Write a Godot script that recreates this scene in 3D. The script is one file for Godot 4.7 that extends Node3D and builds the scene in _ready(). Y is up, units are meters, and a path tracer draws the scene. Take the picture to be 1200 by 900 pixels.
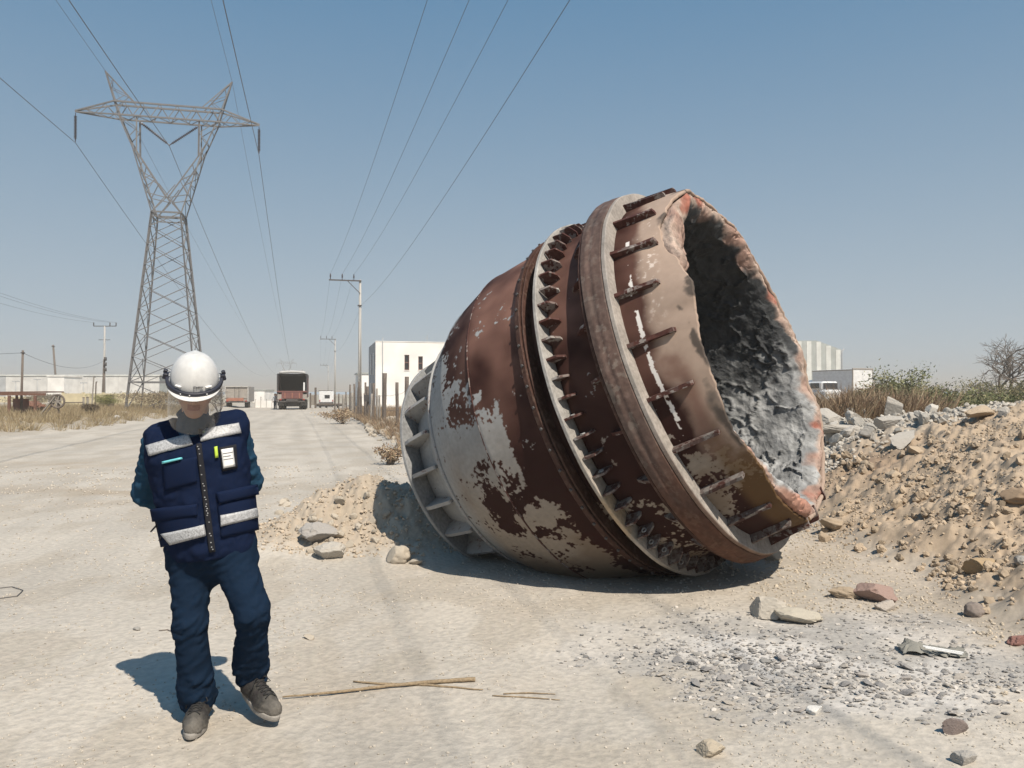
extends Node3D
# A toppled furnace vessel beside a dusty haul road, a worker walking past, a power line behind.

const F := 930.0                      # focal length in pixels of a 1200 x 900 frame
const EYE := Vector3(0.0, 1.55, 0.0)
var pitch := atan(12.0 / 930.0)
var rng := RandomNumberGenerator.new()
var M := {}
var T := {}
var used := {}
var low := FastNoiseLite.new()
var mid := FastNoiseLite.new()
var fine := FastNoiseLite.new()
var lump := FastNoiseLite.new()


func _ready() -> void:
	rng.seed = 11
	set_camera_and_light()
	make_noises()
	make_materials()
	build_ground()
	build_vessel()
	build_background()
	build_power_lines()
	build_plants()
	build_stones()
	build_person()


func set_camera_and_light() -> void:
	var cam := Camera3D.new()
	cam.name = "camera"
	cam.fov = rad_to_deg(2.0 * atan(450.0 / F))
	cam.near = 0.05
	cam.far = 9000.0
	cam.position = EYE
	cam.rotation.x = pitch
	add_child(cam)
	var sky_m := ProceduralSkyMaterial.new()
	sky_m.sky_top_color = Color(0.0, 0.13, 0.30).linear_to_srgb()
	sky_m.sky_horizon_color = Color(0.42, 0.495, 0.545).linear_to_srgb()
	sky_m.sky_curve = 0.255
	sky_m.ground_bottom_color = Color(0.55, 0.52, 0.47)
	sky_m.ground_horizon_color = Color(0.72, 0.73, 0.74)
	sky_m.sun_angle_max = 40.0
	sky_m.sun_curve = 0.35
	sky_m.use_debanding = false
	var sky := Sky.new()
	sky.sky_material = sky_m
	var env := Environment.new()
	env.background_mode = Environment.BG_SKY
	env.sky = sky
	env.tonemap_mode = Environment.TONE_MAPPER_LINEAR
	env.tonemap_exposure = 1.2
	env.sdfgi_enabled = true
	env.ssao_enabled = true
	env.ssil_enabled = true
	env.fog_enabled = true
	env.fog_density = 0.0013
	env.fog_light_color = Color(0.90, 0.87, 0.83)
	var we := WorldEnvironment.new()
	we.name = "world_environment"
	we.environment = env
	add_child(we)
	var sun := DirectionalLight3D.new()
	sun.name = "sun"
	sun.light_energy = 1.6
	sun.light_color = Color(1.0, 0.955, 0.89)
	sun.light_angular_distance = 0.5
	sun.shadow_enabled = true
	add_child(sun)
	sun.look_at_from_position(Vector3(0.39, 1.0, 0.66) * 20.0, Vector3.ZERO, Vector3.UP)


# ---------------------------------------------------------------- places
func ray(u: float, v: float) -> Vector3:
	var x := (u - 600.0) / F
	var y := -(v - 450.0) / F
	var c := cos(pitch)
	var s := sin(pitch)
	return Vector3(x, y * c + s, y * s - c)


func at(u: float, v: float, d: float) -> Vector3:
	var r := ray(u, v)
	return EYE + r * (d / -r.z)


func on_ground(u: float, v: float) -> Vector3:      # where that line of sight first meets the ground
	var r := ray(u, v)
	var t := 1.5
	while t < 400.0:
		var p := EYE + r * t
		var gap := p.y - H(p.x, p.z)
		if gap < 0.004:
			break
		t += clampf(gap * 0.5, 0.003, 2.0)
	var q := EYE + r * t
	return Vector3(q.x, H(q.x, q.z), q.z)


func along(u: float, d: float) -> Vector3:          # the ground at a depth
	var x := (u - 600.0) / F * d
	return Vector3(x, H(x, -d), -d)


func ss(a: float, b: float, x: float) -> float:
	return smoothstep(a, b, x)


# ---------------------------------------------------------------- naming
func numbered(called: String) -> String:
	var n: int = used.get(called, 0)
	used[called] = n + 1
	return called if n == 0 else "%s_%03d" % [called, n]


func thing(called: String, label: String, category: String, where := Vector3.ZERO, turn := 0.0, group := "") -> Node3D:
	var o := Node3D.new()
	o.name = numbered(called)
	add_child(o)
	o.position = where
	o.rotation.y = turn
	tag(o, label, category, group)
	return o


func tag(o: Node, label: String, category: String, group := "") -> Node:
	o.set_meta("label", label)
	o.set_meta("category", category)
	if group:
		o.set_meta("group", group)
	return o


func part(called: String, what, material: Material, parent: Node = null, pos := Vector3.ZERO) -> MeshInstance3D:
	var o := MeshInstance3D.new()
	if what is SurfaceTool:
		what.generate_normals()
		o.mesh = what.commit()
	else:
		o.mesh = what
	o.material_override = material
	o.position = pos
	if parent:
		var n := 0
		var key := str(parent.get_instance_id()) + called
		n = used.get(key, 0)
		used[key] = n + 1
		o.name = called if n == 0 else "%s_%03d" % [called, n]
		parent.add_child(o, true)
	else:
		o.name = numbered(called)
		add_child(o, true)
	return o


func struct(called: String, what, material: Material) -> MeshInstance3D:
	var o := part(called, what, material)
	o.set_meta("kind", "structure")
	return o


func copy(o: Node3D, where: Vector3, turn: float, label: String) -> Node3D:
	var c: Node3D = o.duplicate()
	c.name = numbered(str(o.name).rstrip("0123456789").rstrip("_"))
	add_child(c)
	c.position = where
	c.rotation.y = turn
	c.set_meta("label", label)
	return c


# ---------------------------------------------------------------- shapes
func tool(smooth := false) -> SurfaceTool:
	var st := SurfaceTool.new()
	st.begin(Mesh.PRIMITIVE_TRIANGLES)
	st.set_smooth_group(0 if smooth else -1)
	return st


func quad(st: SurfaceTool, a: Vector3, b: Vector3, c: Vector3, d: Vector3) -> void:   # clockwise from outside
	st.add_vertex(a); st.add_vertex(b); st.add_vertex(c)
	st.add_vertex(a); st.add_vertex(c); st.add_vertex(d)


func bx(st: SurfaceTool, c: Vector3, size: Vector3, b := Basis.IDENTITY, bevel := 0.0) -> void:
	var h := size * 0.5
	var bv := minf(bevel, minf(h.x, minf(h.y, h.z)) * 0.6)
	for i in 3:
		var j := (i + 1) % 3
		var k := (i + 2) % 3
		for s in [-1.0, 1.0]:
			var n := Vector3.ZERO
			var u := Vector3.ZERO
			var v := Vector3.ZERO
			n[i] = h[i] * s
			u[j] = (h[j] - bv) * s
			v[k] = h[k] - bv
			quad(st, c + b * (n - u - v), c + b * (n - u + v), c + b * (n + u + v), c + b * (n + u - v))
	if bv <= 0.0:
		return
	for i in 3:                                       # bevelled edges and corners
		var j := (i + 1) % 3
		var k := (i + 2) % 3
		for sj in [-1.0, 1.0]:
			for sk in [-1.0, 1.0]:
				var e := Vector3.ZERO
				e[i] = h[i] - bv
				var p := Vector3.ZERO
				p[j] = h[j] * sj
				p[k] = (h[k] - bv) * sk
				var q := Vector3.ZERO
				q[j] = (h[j] - bv) * sj
				q[k] = h[k] * sk
				if sj * sk > 0:
					quad(st, c + b * (p - e), c + b * (p + e), c + b * (q + e), c + b * (q - e))
				else:
					quad(st, c + b * (q - e), c + b * (q + e), c + b * (p + e), c + b * (p - e))
	for sx in [-1.0, 1.0]:
		for sy in [-1.0, 1.0]:
			for sz in [-1.0, 1.0]:
				var x := Vector3(h.x * sx, (h.y - bv) * sy, (h.z - bv) * sz)
				var y := Vector3((h.x - bv) * sx, h.y * sy, (h.z - bv) * sz)
				var z := Vector3((h.x - bv) * sx, (h.y - bv) * sy, h.z * sz)
				if sx * sy * sz > 0:
					st.add_vertex(c + b * x); st.add_vertex(c + b * z); st.add_vertex(c + b * y)
				else:
					st.add_vertex(c + b * x); st.add_vertex(c + b * y); st.add_vertex(c + b * z)


func facing(dir: Vector3, up := Vector3.UP) -> Basis:      # y runs along dir
	var y := dir.normalized()
	var x := up.cross(y)
	if x.length() < 0.01:
		x = Vector3.RIGHT.cross(y)
	x = x.normalized()
	return Basis(x, y, x.cross(y))


func bar(st: SurfaceTool, a: Vector3, b: Vector3, w: float, t := -1.0) -> void:
	if t < 0.0:
		t = w
	bx(st, (a + b) * 0.5, Vector3(w, a.distance_to(b), t), facing(b - a))


func angle_bar(st: SurfaceTool, a: Vector3, b: Vector3, w: float) -> void:     # an L section
	var f := facing(b - a)
	var t := w * 0.14
	bx(st, (a + b) * 0.5 + f.z * w * 0.5, Vector3(w, a.distance_to(b), t), f)
	bx(st, (a + b) * 0.5 + f.x * (w * 0.5 + t * 0.1), Vector3(t, a.distance_to(b), w * 0.97), f)


func tube(st: SurfaceTool, pts: Array, radii, sides := 8, caps := true) -> void:
	var n := pts.size()
	var rings := []
	var x := Vector3.ZERO
	for i in n:
		var d: Vector3 = pts[mini(i + 1, n - 1)] - pts[maxi(i - 1, 0)]
		d = d.normalized()
		if i == 0:
			x = facing(d).x
		x = (x - d * x.dot(d)).normalized()
		var z := x.cross(d)
		var r: float = radii if not (radii is Array) else radii[i]
		var ring := PackedVector3Array()
		for k in sides:
			var t := TAU * k / sides
			ring.append(pts[i] + (x * cos(t) + z * sin(t)) * r)
		rings.append(ring)
	for i in n - 1:
		for k in sides:
			var l := (k + 1) % sides
			quad(st, rings[i][l], rings[i + 1][l], rings[i + 1][k], rings[i][k])
	if caps:
		for k in range(1, sides - 1):
			st.add_vertex(rings[0][0]); st.add_vertex(rings[0][k + 1]); st.add_vertex(rings[0][k])
			st.add_vertex(rings[n - 1][0]); st.add_vertex(rings[n - 1][k]); st.add_vertex(rings[n - 1][k + 1])


func lathe(st: SurfaceTool, prof: Array, segs := 32, o := Vector3.ZERO, b := Basis.IDENTITY) -> void:    # Vector2(radius, height), from the bottom up on the outside
	for j in prof.size() - 1:
		var p: Vector2 = prof[j]
		var q: Vector2 = prof[j + 1]
		for i in segs:
			var t0 := TAU * i / segs
			var t1 := TAU * (i + 1) / segs
			var e0 := Vector3(sin(t0), 0, cos(t0))
			var e1 := Vector3(sin(t1), 0, cos(t1))
			var bl := o + b * (e0 * p.x + Vector3(0, p.y, 0))
			var br := o + b * (e1 * p.x + Vector3(0, p.y, 0))
			var tl := o + b * (e0 * q.x + Vector3(0, q.y, 0))
			var tr := o + b * (e1 * q.x + Vector3(0, q.y, 0))
			if p.x > 1e-5:
				st.add_vertex(bl); st.add_vertex(tr); st.add_vertex(br)
			if q.x > 1e-5:
				st.add_vertex(bl); st.add_vertex(tl); st.add_vertex(tr)


func prism(st: SurfaceTool, poly: Array, depth: float, o: Vector3, b: Basis) -> void:     # poly (x, y) clockwise seen from +z, extruded along z both ways
	var n := poly.size()
	var z := b.z * depth * 0.5
	var f := []
	for p in poly:
		f.append(o + b.x * p.x + b.y * p.y)
	for k in range(1, n - 1):
		st.add_vertex(f[0] + z); st.add_vertex(f[k] + z); st.add_vertex(f[k + 1] + z)
		st.add_vertex(f[0] - z); st.add_vertex(f[k + 1] - z); st.add_vertex(f[k] - z)
	for k in n:
		var l := (k + 1) % n
		quad(st, f[k] - z, f[l] - z, f[l] + z, f[k] + z)


func grid(P: PackedVector3Array, nu: int, nv: int, uv := PackedVector2Array(), col := PackedColorArray(), wrap := false, flip := false) -> ArrayMesh:
	# row-major, u fastest; seen from outside u runs right and v runs up
	var N := PackedVector3Array()
	N.resize(P.size())
	for j in nv:
		var ja := maxi(j - 1, 0) * nu
		var jb := mini(j + 1, nv - 1) * nu
		for i in nu:
			var ia := i - 1
			var ib := i + 1
			if wrap:
				ia = nu - 2 if i == 0 else ia
				ib = 1 if i == nu - 1 else ib
			else:
				ia = maxi(ia, 0)
				ib = mini(ib, nu - 1)
			var n := (P[j * nu + ib] - P[j * nu + ia]).cross(P[jb + i] - P[ja + i])
			N[j * nu + i] = (-n if flip else n).normalized()
	var I := PackedInt32Array()
	I.resize((nu - 1) * (nv - 1) * 6)
	var k := 0
	for j in nv - 1:
		for i in nu - 1:
			var a := j * nu + i
			if flip:
				I[k] = a; I[k + 1] = a + nu + 1; I[k + 2] = a + nu
				I[k + 3] = a; I[k + 4] = a + 1; I[k + 5] = a + nu + 1
			else:
				I[k] = a; I[k + 1] = a + nu; I[k + 2] = a + nu + 1
				I[k + 3] = a; I[k + 4] = a + nu + 1; I[k + 5] = a + 1
			k += 6
	var arr := []
	arr.resize(Mesh.ARRAY_MAX)
	arr[Mesh.ARRAY_VERTEX] = P
	arr[Mesh.ARRAY_NORMAL] = N
	arr[Mesh.ARRAY_INDEX] = I
	if uv.size():
		arr[Mesh.ARRAY_TEX_UV] = uv
	if col.size():
		arr[Mesh.ARRAY_COLOR] = col
	var m := ArrayMesh.new()
	m.add_surface_from_arrays(Mesh.PRIMITIVE_TRIANGLES, arr)
	return m


# ---------------------------------------------------------------- materials
func make_noises() -> void:
	for n in [[low, 3, 0.16, 3], [mid, 5, 0.9, 3], [fine, 9, 5.0, 3], [lump, 14, 2.2, 4]]:
		n[0].seed = n[1]
		n[0].frequency = n[2]
		n[0].noise_type = FastNoiseLite.TYPE_SIMPLEX_SMOOTH
		n[0].fractal_octaves = n[3]


func noise_image(sd: int, freq: float, octaves: int, w := 512, h := 512, kind := FastNoiseLite.TYPE_SIMPLEX_SMOOTH, seamless := true) -> Image:
	var n := FastNoiseLite.new()
	n.seed = sd
	n.frequency = freq
	n.noise_type = kind
	n.fractal_octaves = octaves
	var im: Image = n.get_seamless_image(w, h) if seamless else n.get_image(w, h)
	im.convert(Image.FORMAT_L8)
	return im


func tone(im: Image, lo: float, hi: float, power := 1.0) -> ImageTexture:     # a grey texture between two linear values
	var lut := PackedByteArray()
	for i in 256:
		var x := lerpf(lo, hi, pow(clampf((i / 255.0 - 0.15) / 0.7, 0.0, 1.0), power))
		lut.append(int(round(Color(minf(x, 1.0), 0, 0).linear_to_srgb().r * 255.0)))
	var d := im.get_data()
	for i in d.size():
		d[i] = lut[d[i]]
	return ImageTexture.create_from_image(Image.create_from_data(im.get_width(), im.get_height(), false, Image.FORMAT_L8, d))


func bumps(im: Image, k: float) -> ImageTexture:
	var c: Image = im.duplicate()
	c.convert(Image.FORMAT_RGBA8)
	c.bump_map_to_normal_map(k)
	return ImageTexture.create_from_image(c)


func two_tone(im: Image, im2: Image, a: Color, b: Color, cut: float, vary: Color) -> ImageTexture:    # paint b with flakes of a
	var d := im.get_data()
	var e := im2.get_data()
	var out := PackedByteArray()
	out.resize(d.size() * 3)
	var A := a.linear_to_srgb()
	var B := b.linear_to_srgb()
	var V := vary.linear_to_srgb()
	for i in d.size():
		var x := d[i] / 255.0 + (e[i] / 255.0 - 0.5) * 0.5
		var c := A if x > cut else B.lerp(V, e[i] / 255.0 * 0.7)
		var k := 0.88 + 0.24 * e[i] / 255.0
		out[i * 3] = int(clampf(c.r * k, 0, 1) * 255)
		out[i * 3 + 1] = int(clampf(c.g * k, 0, 1) * 255)
		out[i * 3 + 2] = int(clampf(c.b * k, 0, 1) * 255)
	return ImageTexture.create_from_image(Image.create_from_data(im.get_width(), im.get_height(), false, Image.FORMAT_RGB8, out))


func mat(called: String, c: Color, rough := 0.9, tex := "", scale := 1.0, nrm := 0.0, world := true, vertex := false, metal := 0.0) -> StandardMaterial3D:
	var m := StandardMaterial3D.new()
	m.resource_name = called
	m.albedo_color = c.linear_to_srgb()
	m.roughness = rough
	m.metallic = metal
	m.vertex_color_use_as_albedo = vertex
	if tex:
		m.albedo_texture = T[tex]
		m.uv1_triplanar = true
		m.uv1_world_triplanar = world
		m.uv1_scale = Vector3.ONE * scale
		if nrm > 0.0:
			m.normal_enabled = true
			m.normal_scale = nrm
			m.normal_texture = T[tex + "_n"] if T.has(tex + "_n") else T.grain_n
	M[called] = m
	return m


func make_materials() -> void:
	var g := noise_image(1, 0.02, 6)
	T.grain = tone(g, 0.72, 1.0)
	T.grain_n = bumps(g, 9.0)
	var dirt := noise_image(21, 0.035, 7)
	T.dirt = tone(dirt, 0.78, 1.0)
	T.dirt_n = bumps(dirt, 12.0)
	var cl := noise_image(2, 0.012, 6)
	T.cloud = tone(cl, 0.80, 1.0)
	var weave := noise_image(4, 0.25, 2, 256, 256)
	T.weave = tone(weave, 0.72, 1.0)
	T.weave_n = bumps(weave, 2.0)
	var woodn := noise_image(6, 0.03, 5, 256, 256)
	T.wood = tone(woodn, 0.5, 1.0)
	T.wood_n = bumps(woodn, 8.0)
	var crust := noise_image(8, 0.022, 7, 512, 512, FastNoiseLite.TYPE_CELLULAR)
	T.crust = tone(crust, 0.55, 1.0)
	T.crust_n = bumps(crust, 12.0)
	var p1 := noise_image(31, 0.014, 6)
	var p2 := noise_image(32, 0.05, 4)
	T.peel = two_tone(p1, p2, Color(0.30, 0.285, 0.27), Color(0.058, 0.024, 0.021), 0.68, Color(0.11, 0.056, 0.046))
	T.worn = two_tone(p1, p2, Color(0.185, 0.17, 0.16), Color(0.055, 0.024, 0.021), 0.50, Color(0.09, 0.05, 0.042))
	T.primer = two_tone(p1, p2, Color(0.10, 0.045, 0.038), Color(0.33, 0.335, 0.34), 0.80, Color(0.27, 0.26, 0.245))
	T.rustband = two_tone(p1, p2, Color(0.175, 0.14, 0.12), Color(0.115, 0.075, 0.063), 0.70, Color(0.16, 0.115, 0.098))
	T.sparkle = tone(noise_image(35, 0.09, 3, 256, 256), 0.22, 1.0, 0.6)
	mat("ground", Color(1, 1, 1), 0.97, "dirt", 0.8, 0.22, true, true)
	mat("stone", Color(1, 1, 1), 0.95, "grain", 2.2, 0.9, false, true)
	mat("gravel", Color(1, 1, 1), 0.95, "", 1.0, 0.0, false, true)
	mat("maroon", Color(1, 1, 1), 0.55, "peel", 0.9, 0.0, true)
	mat("worn", Color(1, 1, 1), 0.65, "worn", 1.3, 0.0, true)
	mat("primer", Color(1, 1, 1), 0.65, "primer", 0.8, 0.0, true)
	mat("rustband", Color(1, 1, 1), 0.62, "rustband", 0.7, 0.25, false, true)
	mat("flange", Color(1, 1, 1), 0.75, "grain", 2.0, 0.3, false, true)
	mat("crust", Color(1, 1, 1), 0.95, "crust", 1.1, 1.0, false, true)
	mat("galvanised", Color(0.16, 0.16, 0.167), 0.6, "grain", 0.6, 0.0)
	mat("insulator", Color(0.05, 0.045, 0.06), 0.4)
	mat("wire", Color(0.09, 0.095, 0.11), 0.6)
	for q in [M.maroon, M.worn, M.primer, M.rustband, M.flange]:
		q.metallic_specular = 0.22
	mat("concrete", Color(0.47, 0.46, 0.44), 0.9, "grain", 0.5, 0.3)
	mat("rubble", Color(0.44, 0.42, 0.385), 0.95, "grain", 1.5, 0.8)
	mat("wood", Color(0.175, 0.145, 0.125), 0.9, "wood", 2.5, 0.7)
	mat("pale_wood", Color(0.36, 0.33, 0.295), 0.9, "wood", 2.5, 0.5)
	mat("white_wall", Color(0.86, 0.845, 0.82), 0.9, "cloud", 0.06, 0.0)
	mat("grey_wall", Color(0.42, 0.44, 0.46), 0.9, "cloud", 0.08, 0.0)
	mat("yellow_wall", Color(0.60, 0.53, 0.36), 0.95, "cloud", 0.15, 0.0)
	mat("window_frame", Color(0.17, 0.085, 0.065), 0.7)
	mat("dark_pane", Color(0.03, 0.03, 0.035), 0.15)
	mat("truck_red", Color(0.175, 0.066, 0.058), 0.6, "cloud", 0.5, 0.0)
	mat("truck_grey", Color(0.34, 0.31, 0.28), 0.7, "cloud", 0.5, 0.0)
	mat("truck_orange", Color(0.36, 0.15, 0.10), 0.7, "cloud", 0.5, 0.0)
	mat("truck_white", Color(0.74, 0.75, 0.76), 0.4, "cloud", 0.4, 0.0)
	mat("tarp", Color(0.50, 0.50, 0.50), 0.8, "cloud", 0.8, 0.0)
	mat("tarp_shaded", Color(0.035, 0.035, 0.04), 0.9)  # near-black colour stands in for the shade inside the covered bed
	mat("rubber", Color(0.022, 0.021, 0.02), 0.85)
	mat("dark_metal", Color(0.06, 0.055, 0.055), 0.6)
	mat("rust", Color(0.17, 0.085, 0.06), 0.85, "grain", 1.0, 0.4)
	mat("brick", Color(0.33, 0.165, 0.125), 0.95, "grain", 2.0, 0.4)
	mat("panel_white", Color(0.66, 0.655, 0.64), 0.85, "cloud", 0.08, 0.0)
	mat("sheet_white", Color(0.66, 0.68, 0.66), 0.6, "cloud", 0.1, 0.0)
	mat("sheet_grey", Color(0.40, 0.43, 0.42), 0.6, "cloud", 0.1, 0.0)
	mat("asphalt", Color(0.20, 0.21, 0.22), 0.9, "grain", 0.7, 0.5)
	mat("leaf", Color(1, 1, 1), 0.8, "", 1.0, 0.0, true, true)
	M.leaf.backlight_enabled = true
	M.leaf.backlight = Color(0.35, 0.35, 0.3)
	mat("twig", Color(0.17, 0.145, 0.125), 0.9)
	mat("cane", Color(0.33, 0.25, 0.16), 0.85, "wood", 6.0, 0.4)
	mat("skin", Color(1, 1, 1), 0.6, "", 1.0, 0.0, false, true)
	M.skin.subsurf_scatter_enabled = true
	M.skin.subsurf_scatter_strength = 0.12
	mat("denim", Color(0.0105, 0.0225, 0.046), 0.95, "weave", 7.0, 0.35, false)
	mat("shirt", Color(0.022, 0.060, 0.108), 0.95, "weave", 7.0, 0.3, false)
	mat("vest", Color(0.010, 0.0175, 0.046), 0.95, "weave", 8.0, 0.35, false)
	for m in [M.denim, M.shirt, M.vest]:
		m.metallic_specular = 0.08
	mat("vest_dark", Color(0.007, 0.008, 0.014), 0.9, "weave", 8.0, 0.3, false)
	mat("reflective", Color(0.52, 0.53, 0.55), 0.5, "sparkle", 4.0, 0.15, false)
	mat("helmet", Color(0.62, 0.62, 0.615), 0.33, "cloud", 3.0, 0.0, false)
	mat("band", Color(0.018, 0.02, 0.032), 0.5)
	mat("card", Color(0.78, 0.78, 0.77), 0.5)
	mat("lime", Color(0.45, 0.62, 0.06), 0.6)
	mat("cyan", Color(0.16, 0.55, 0.62), 0.5)
	mat("boot", Color(1, 1, 1), 0.85, "grain", 9.0, 0.5, false, true)
	mat("sole", Color(0.30, 0.28, 0.255), 0.9, "grain", 9.0, 0.4, false)
	mat("lace", Color(0.02, 0.02, 0.021), 0.9)
	mat("ink", Color(0.12, 0.12, 0.13), 0.7)
	var sh := mat("shield", Color(0.19, 0.18, 0.165), 0.06)
	sh.transparency = BaseMaterial3D.TRANSPARENCY_ALPHA
	sh.albedo_color.a = 0.24
	sh.cull_mode = BaseMaterial3D.CULL_DISABLED
	mat("cloth_scrap", Color(0.24, 0.235, 0.21), 0.9, "weave", 5.0, 0.4, false)
	mat("red_lamp", Color(0.35, 0.03, 0.02), 0.3)


# ---------------------------------------------------------------- ground
func bank_toe(z: float) -> float:
	return 3.15 + 0.30 * low.get_noise_2d(z * 2.0, 7.0) + 0.25 * mid.get_noise_2d(z, 3.0) + 0.5 * ss(-4.6, -2.0, z)


func bank(x: float, z: float) -> float:
	var t := (x - bank_toe(z)) * 0.60
	if t <= 0.0:
		return 0.0
	t = t * t / (t + 0.12)
	var cap := lerpf(1.62, 1.15, ss(10.0, 15.0, -z))
	var h := cap * tanh(t / cap)
	return lerpf(h, minf(h, 0.62), ss(15.0, 18.5, -z)) * (1.0 - 0.8 * ss(24.0, 60.0, -z)) * (1.0 - ss(14.0, 30.0, x - 0.5 * -z))


func small_mound(x: float, z: float) -> float:
	var a := Vector2((x + 1.55) / 0.72, (z + 8.75) / 0.75).length_squared()
	var b := Vector2((x + 2.25) / 0.62, (z + 8.35) / 0.55).length_squared()
	var c := Vector2((x + 1.0) / 0.5, (z + 8.3) / 0.6).length_squared()
	return 0.56 * exp(-a * 1.1) + 0.22 * exp(-b) + 0.20 * exp(-c)


func verge(x: float, z: float) -> float:             # loose stones and weeds thrown up along the fence and on the far side of the road
	var d := -z
	var right := x - (-0.2516 * d + 2.1)
	var a := ss(0.0, 1.6, right) * ss(13.0, 20.0, d) * (1.0 - ss(3.0, 7.0, right)) * 0.26
	var left := -(x + 16.2 + 0.235 * maxf(d - 27.0, -20.0))
	var b := ss(0.0, 3.0, left) * ss(20.0, 27.0, d) * 0.30
	return a * (1.0 - ss(60.0, 90.0, d)) + b * (1.0 - ss(90.0, 140.0, d))


func ash(x: float, z: float) -> float:
	var p := Vector2((x - 1.75) / 1.25, (z + 4.75) / 0.95).length()
	return clampf((1.15 - p + 0.55 * mid.get_noise_2d(x * 1.3, z * 1.3)) * 1.6, 0.0, 1.0) * ss(-0.1, 0.5, x)


func H(x: float, z: float) -> float:
	var d := Vector2(x, z).length()
	var near := 1.0 - ss(14.0, 45.0, d)
	var y := low.get_noise_2d(x, z) * 0.045 * (1.0 - 0.6 * ss(30.0, 200.0, d))
	var b := bank(x, z)
	var m := small_mound(x, z)
	var rough := clampf(b * 2.2 + m * 2.5, 0.0, 1.0)
	var w := verge(x, z)
	y += b + m + w
	if near > 0.0:
		var n := mid.get_noise_2d(x, z)
		y += (n * (0.012 + 0.075 * rough) + lump.get_noise_2d(x, z) * (0.006 + 0.10 * rough) - absf(lump.get_noise_2d(x * 1.9 + 7.0, z * 1.9)) * 0.07 * rough) * near
	y += w * lump.get_noise_2d(x * 0.5, z * 0.5) * 0.8
	# the vessel has settled into the soil a little
	y -= 0.05 * exp(-Vector2((x - 0.7) / 1.2, (z + 7.3) / 0.8).length_squared())
	return y


func ground_tint(x: float, z: float) -> Color:
	var d := Vector2(x, z).length()
	var road := Color(0.455, 0.418, 0.366)
	var n := low.get_noise_2d(x * 1.7 + 40.0, z * 1.7)
	var n2 := mid.get_noise_2d(x * 0.8, z * 0.8 + 30.0)
	var ac := x + 0.2516 * -z                        # across and along the road
	var streak := low.get_noise_2d(ac * 5.0, z * 0.55 + 90.0)
	var worn := ss(0.02, 0.22, mid.get_noise_2d(x * 0.9 + 50.0, z * 0.55))
	var c := road * (1.0 + 0.10 * n + 0.07 * n2 + 0.20 * streak * (1.0 - ss(60.0, 110.0, d)))
	c = c.lerp(Color(0.38, 0.335, 0.275), 0.50 * worn * (1.0 - ss(30.0, 60.0, d)))
	# wheel tracks; the first streak paints in an overhead wire's faint shadow
	var dd := -z
	if dd > 0.5 and dd < 60.0:
		for tr in [[-0.2516, 0.55, 0.35, 0.03], [-0.2516, -1.7, 0.45, 0.045], [-0.25, -3.8, 0.5, 0.05]]:
			var off: float = x - (tr[0] * dd + tr[1]) + 0.12 * low.get_noise_2d(z * 1.5, tr[1])
			c = c * (1.0 - tr[3] * exp(-off * off / (tr[2] * tr[2])) * (1.0 - 0.75 * ss(9.0, 25.0, dd)) * (0.6 + 0.8 * clampf(n2 + 0.5, 0.0, 1.0)))
	c = c.lerp(Color(0.35, 0.285, 0.21), 0.75 * clampf(exp(-Vector2((x + 6.0) / 2.6, (z + 12.5) / 1.2).length_squared()) + 0.8 * exp(-Vector2((x + 10.0) / 3.0, (z + 18.0) / 1.0).length_squared()), 0.0, 1.0) * clampf(0.7 + 1.5 * n2, 0.0, 1.0))
	var tan := Color(0.39, 0.305, 0.22) * (1.0 + 0.16 * n2 + 0.08 * n)
	var bk := bank(x, z)
	var t := ss(0.0, 0.16, bk + 0.06 * n2) * 0.95
	t = maxf(t, 0.35 * ss(2.0, 3.4, x + 0.5 * n2) * ss(3.5, 6.0, dd) * (1.0 - ss(15.0, 20.0, dd)))
	c = c.lerp(tan, t)
	# greyer rubble and concrete dust along the top of the bank
	c = c.lerp(Color(0.385, 0.36, 0.32), ss(10.3, 11.8, dd + 0.9 * n2) * ss(0.3, 0.6, bk) * 0.85)
	var brown := Color(0.19, 0.125, 0.085)
	c = c.lerp(brown, 0.75 * exp(-Vector2((x - 4.35) / 0.75, (z + 10.2) / 0.75).length_squared()) * clampf(0.8 + n2, 0.0, 1.0))
	var sm := small_mound(x, z)
	c = c.lerp(Color(0.42, 0.355, 0.28) * (1.0 + 0.15 * n2), ss(0.04, 0.16, sm))
	var a := ash(x, z)
	var grey := Color(0.32, 0.318, 0.315).lerp(Color(0.60, 0.585, 0.57), ss(-0.30, 0.25, mid.get_noise_2d(x * 1.1 + 9.0, z * 1.4)))
	c = c.lerp(grey, a * 0.62)
	c = c.lerp(Color(0.33, 0.27, 0.19), ss(0.10, 0.26, verge(x, z)) * 0.7)
	if d > 60.0:
		c = c.lerp(Color(0.36, 0.33, 0.26), ss(90.0, 220.0, d))
	c.a = 1.0
	return c


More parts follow.
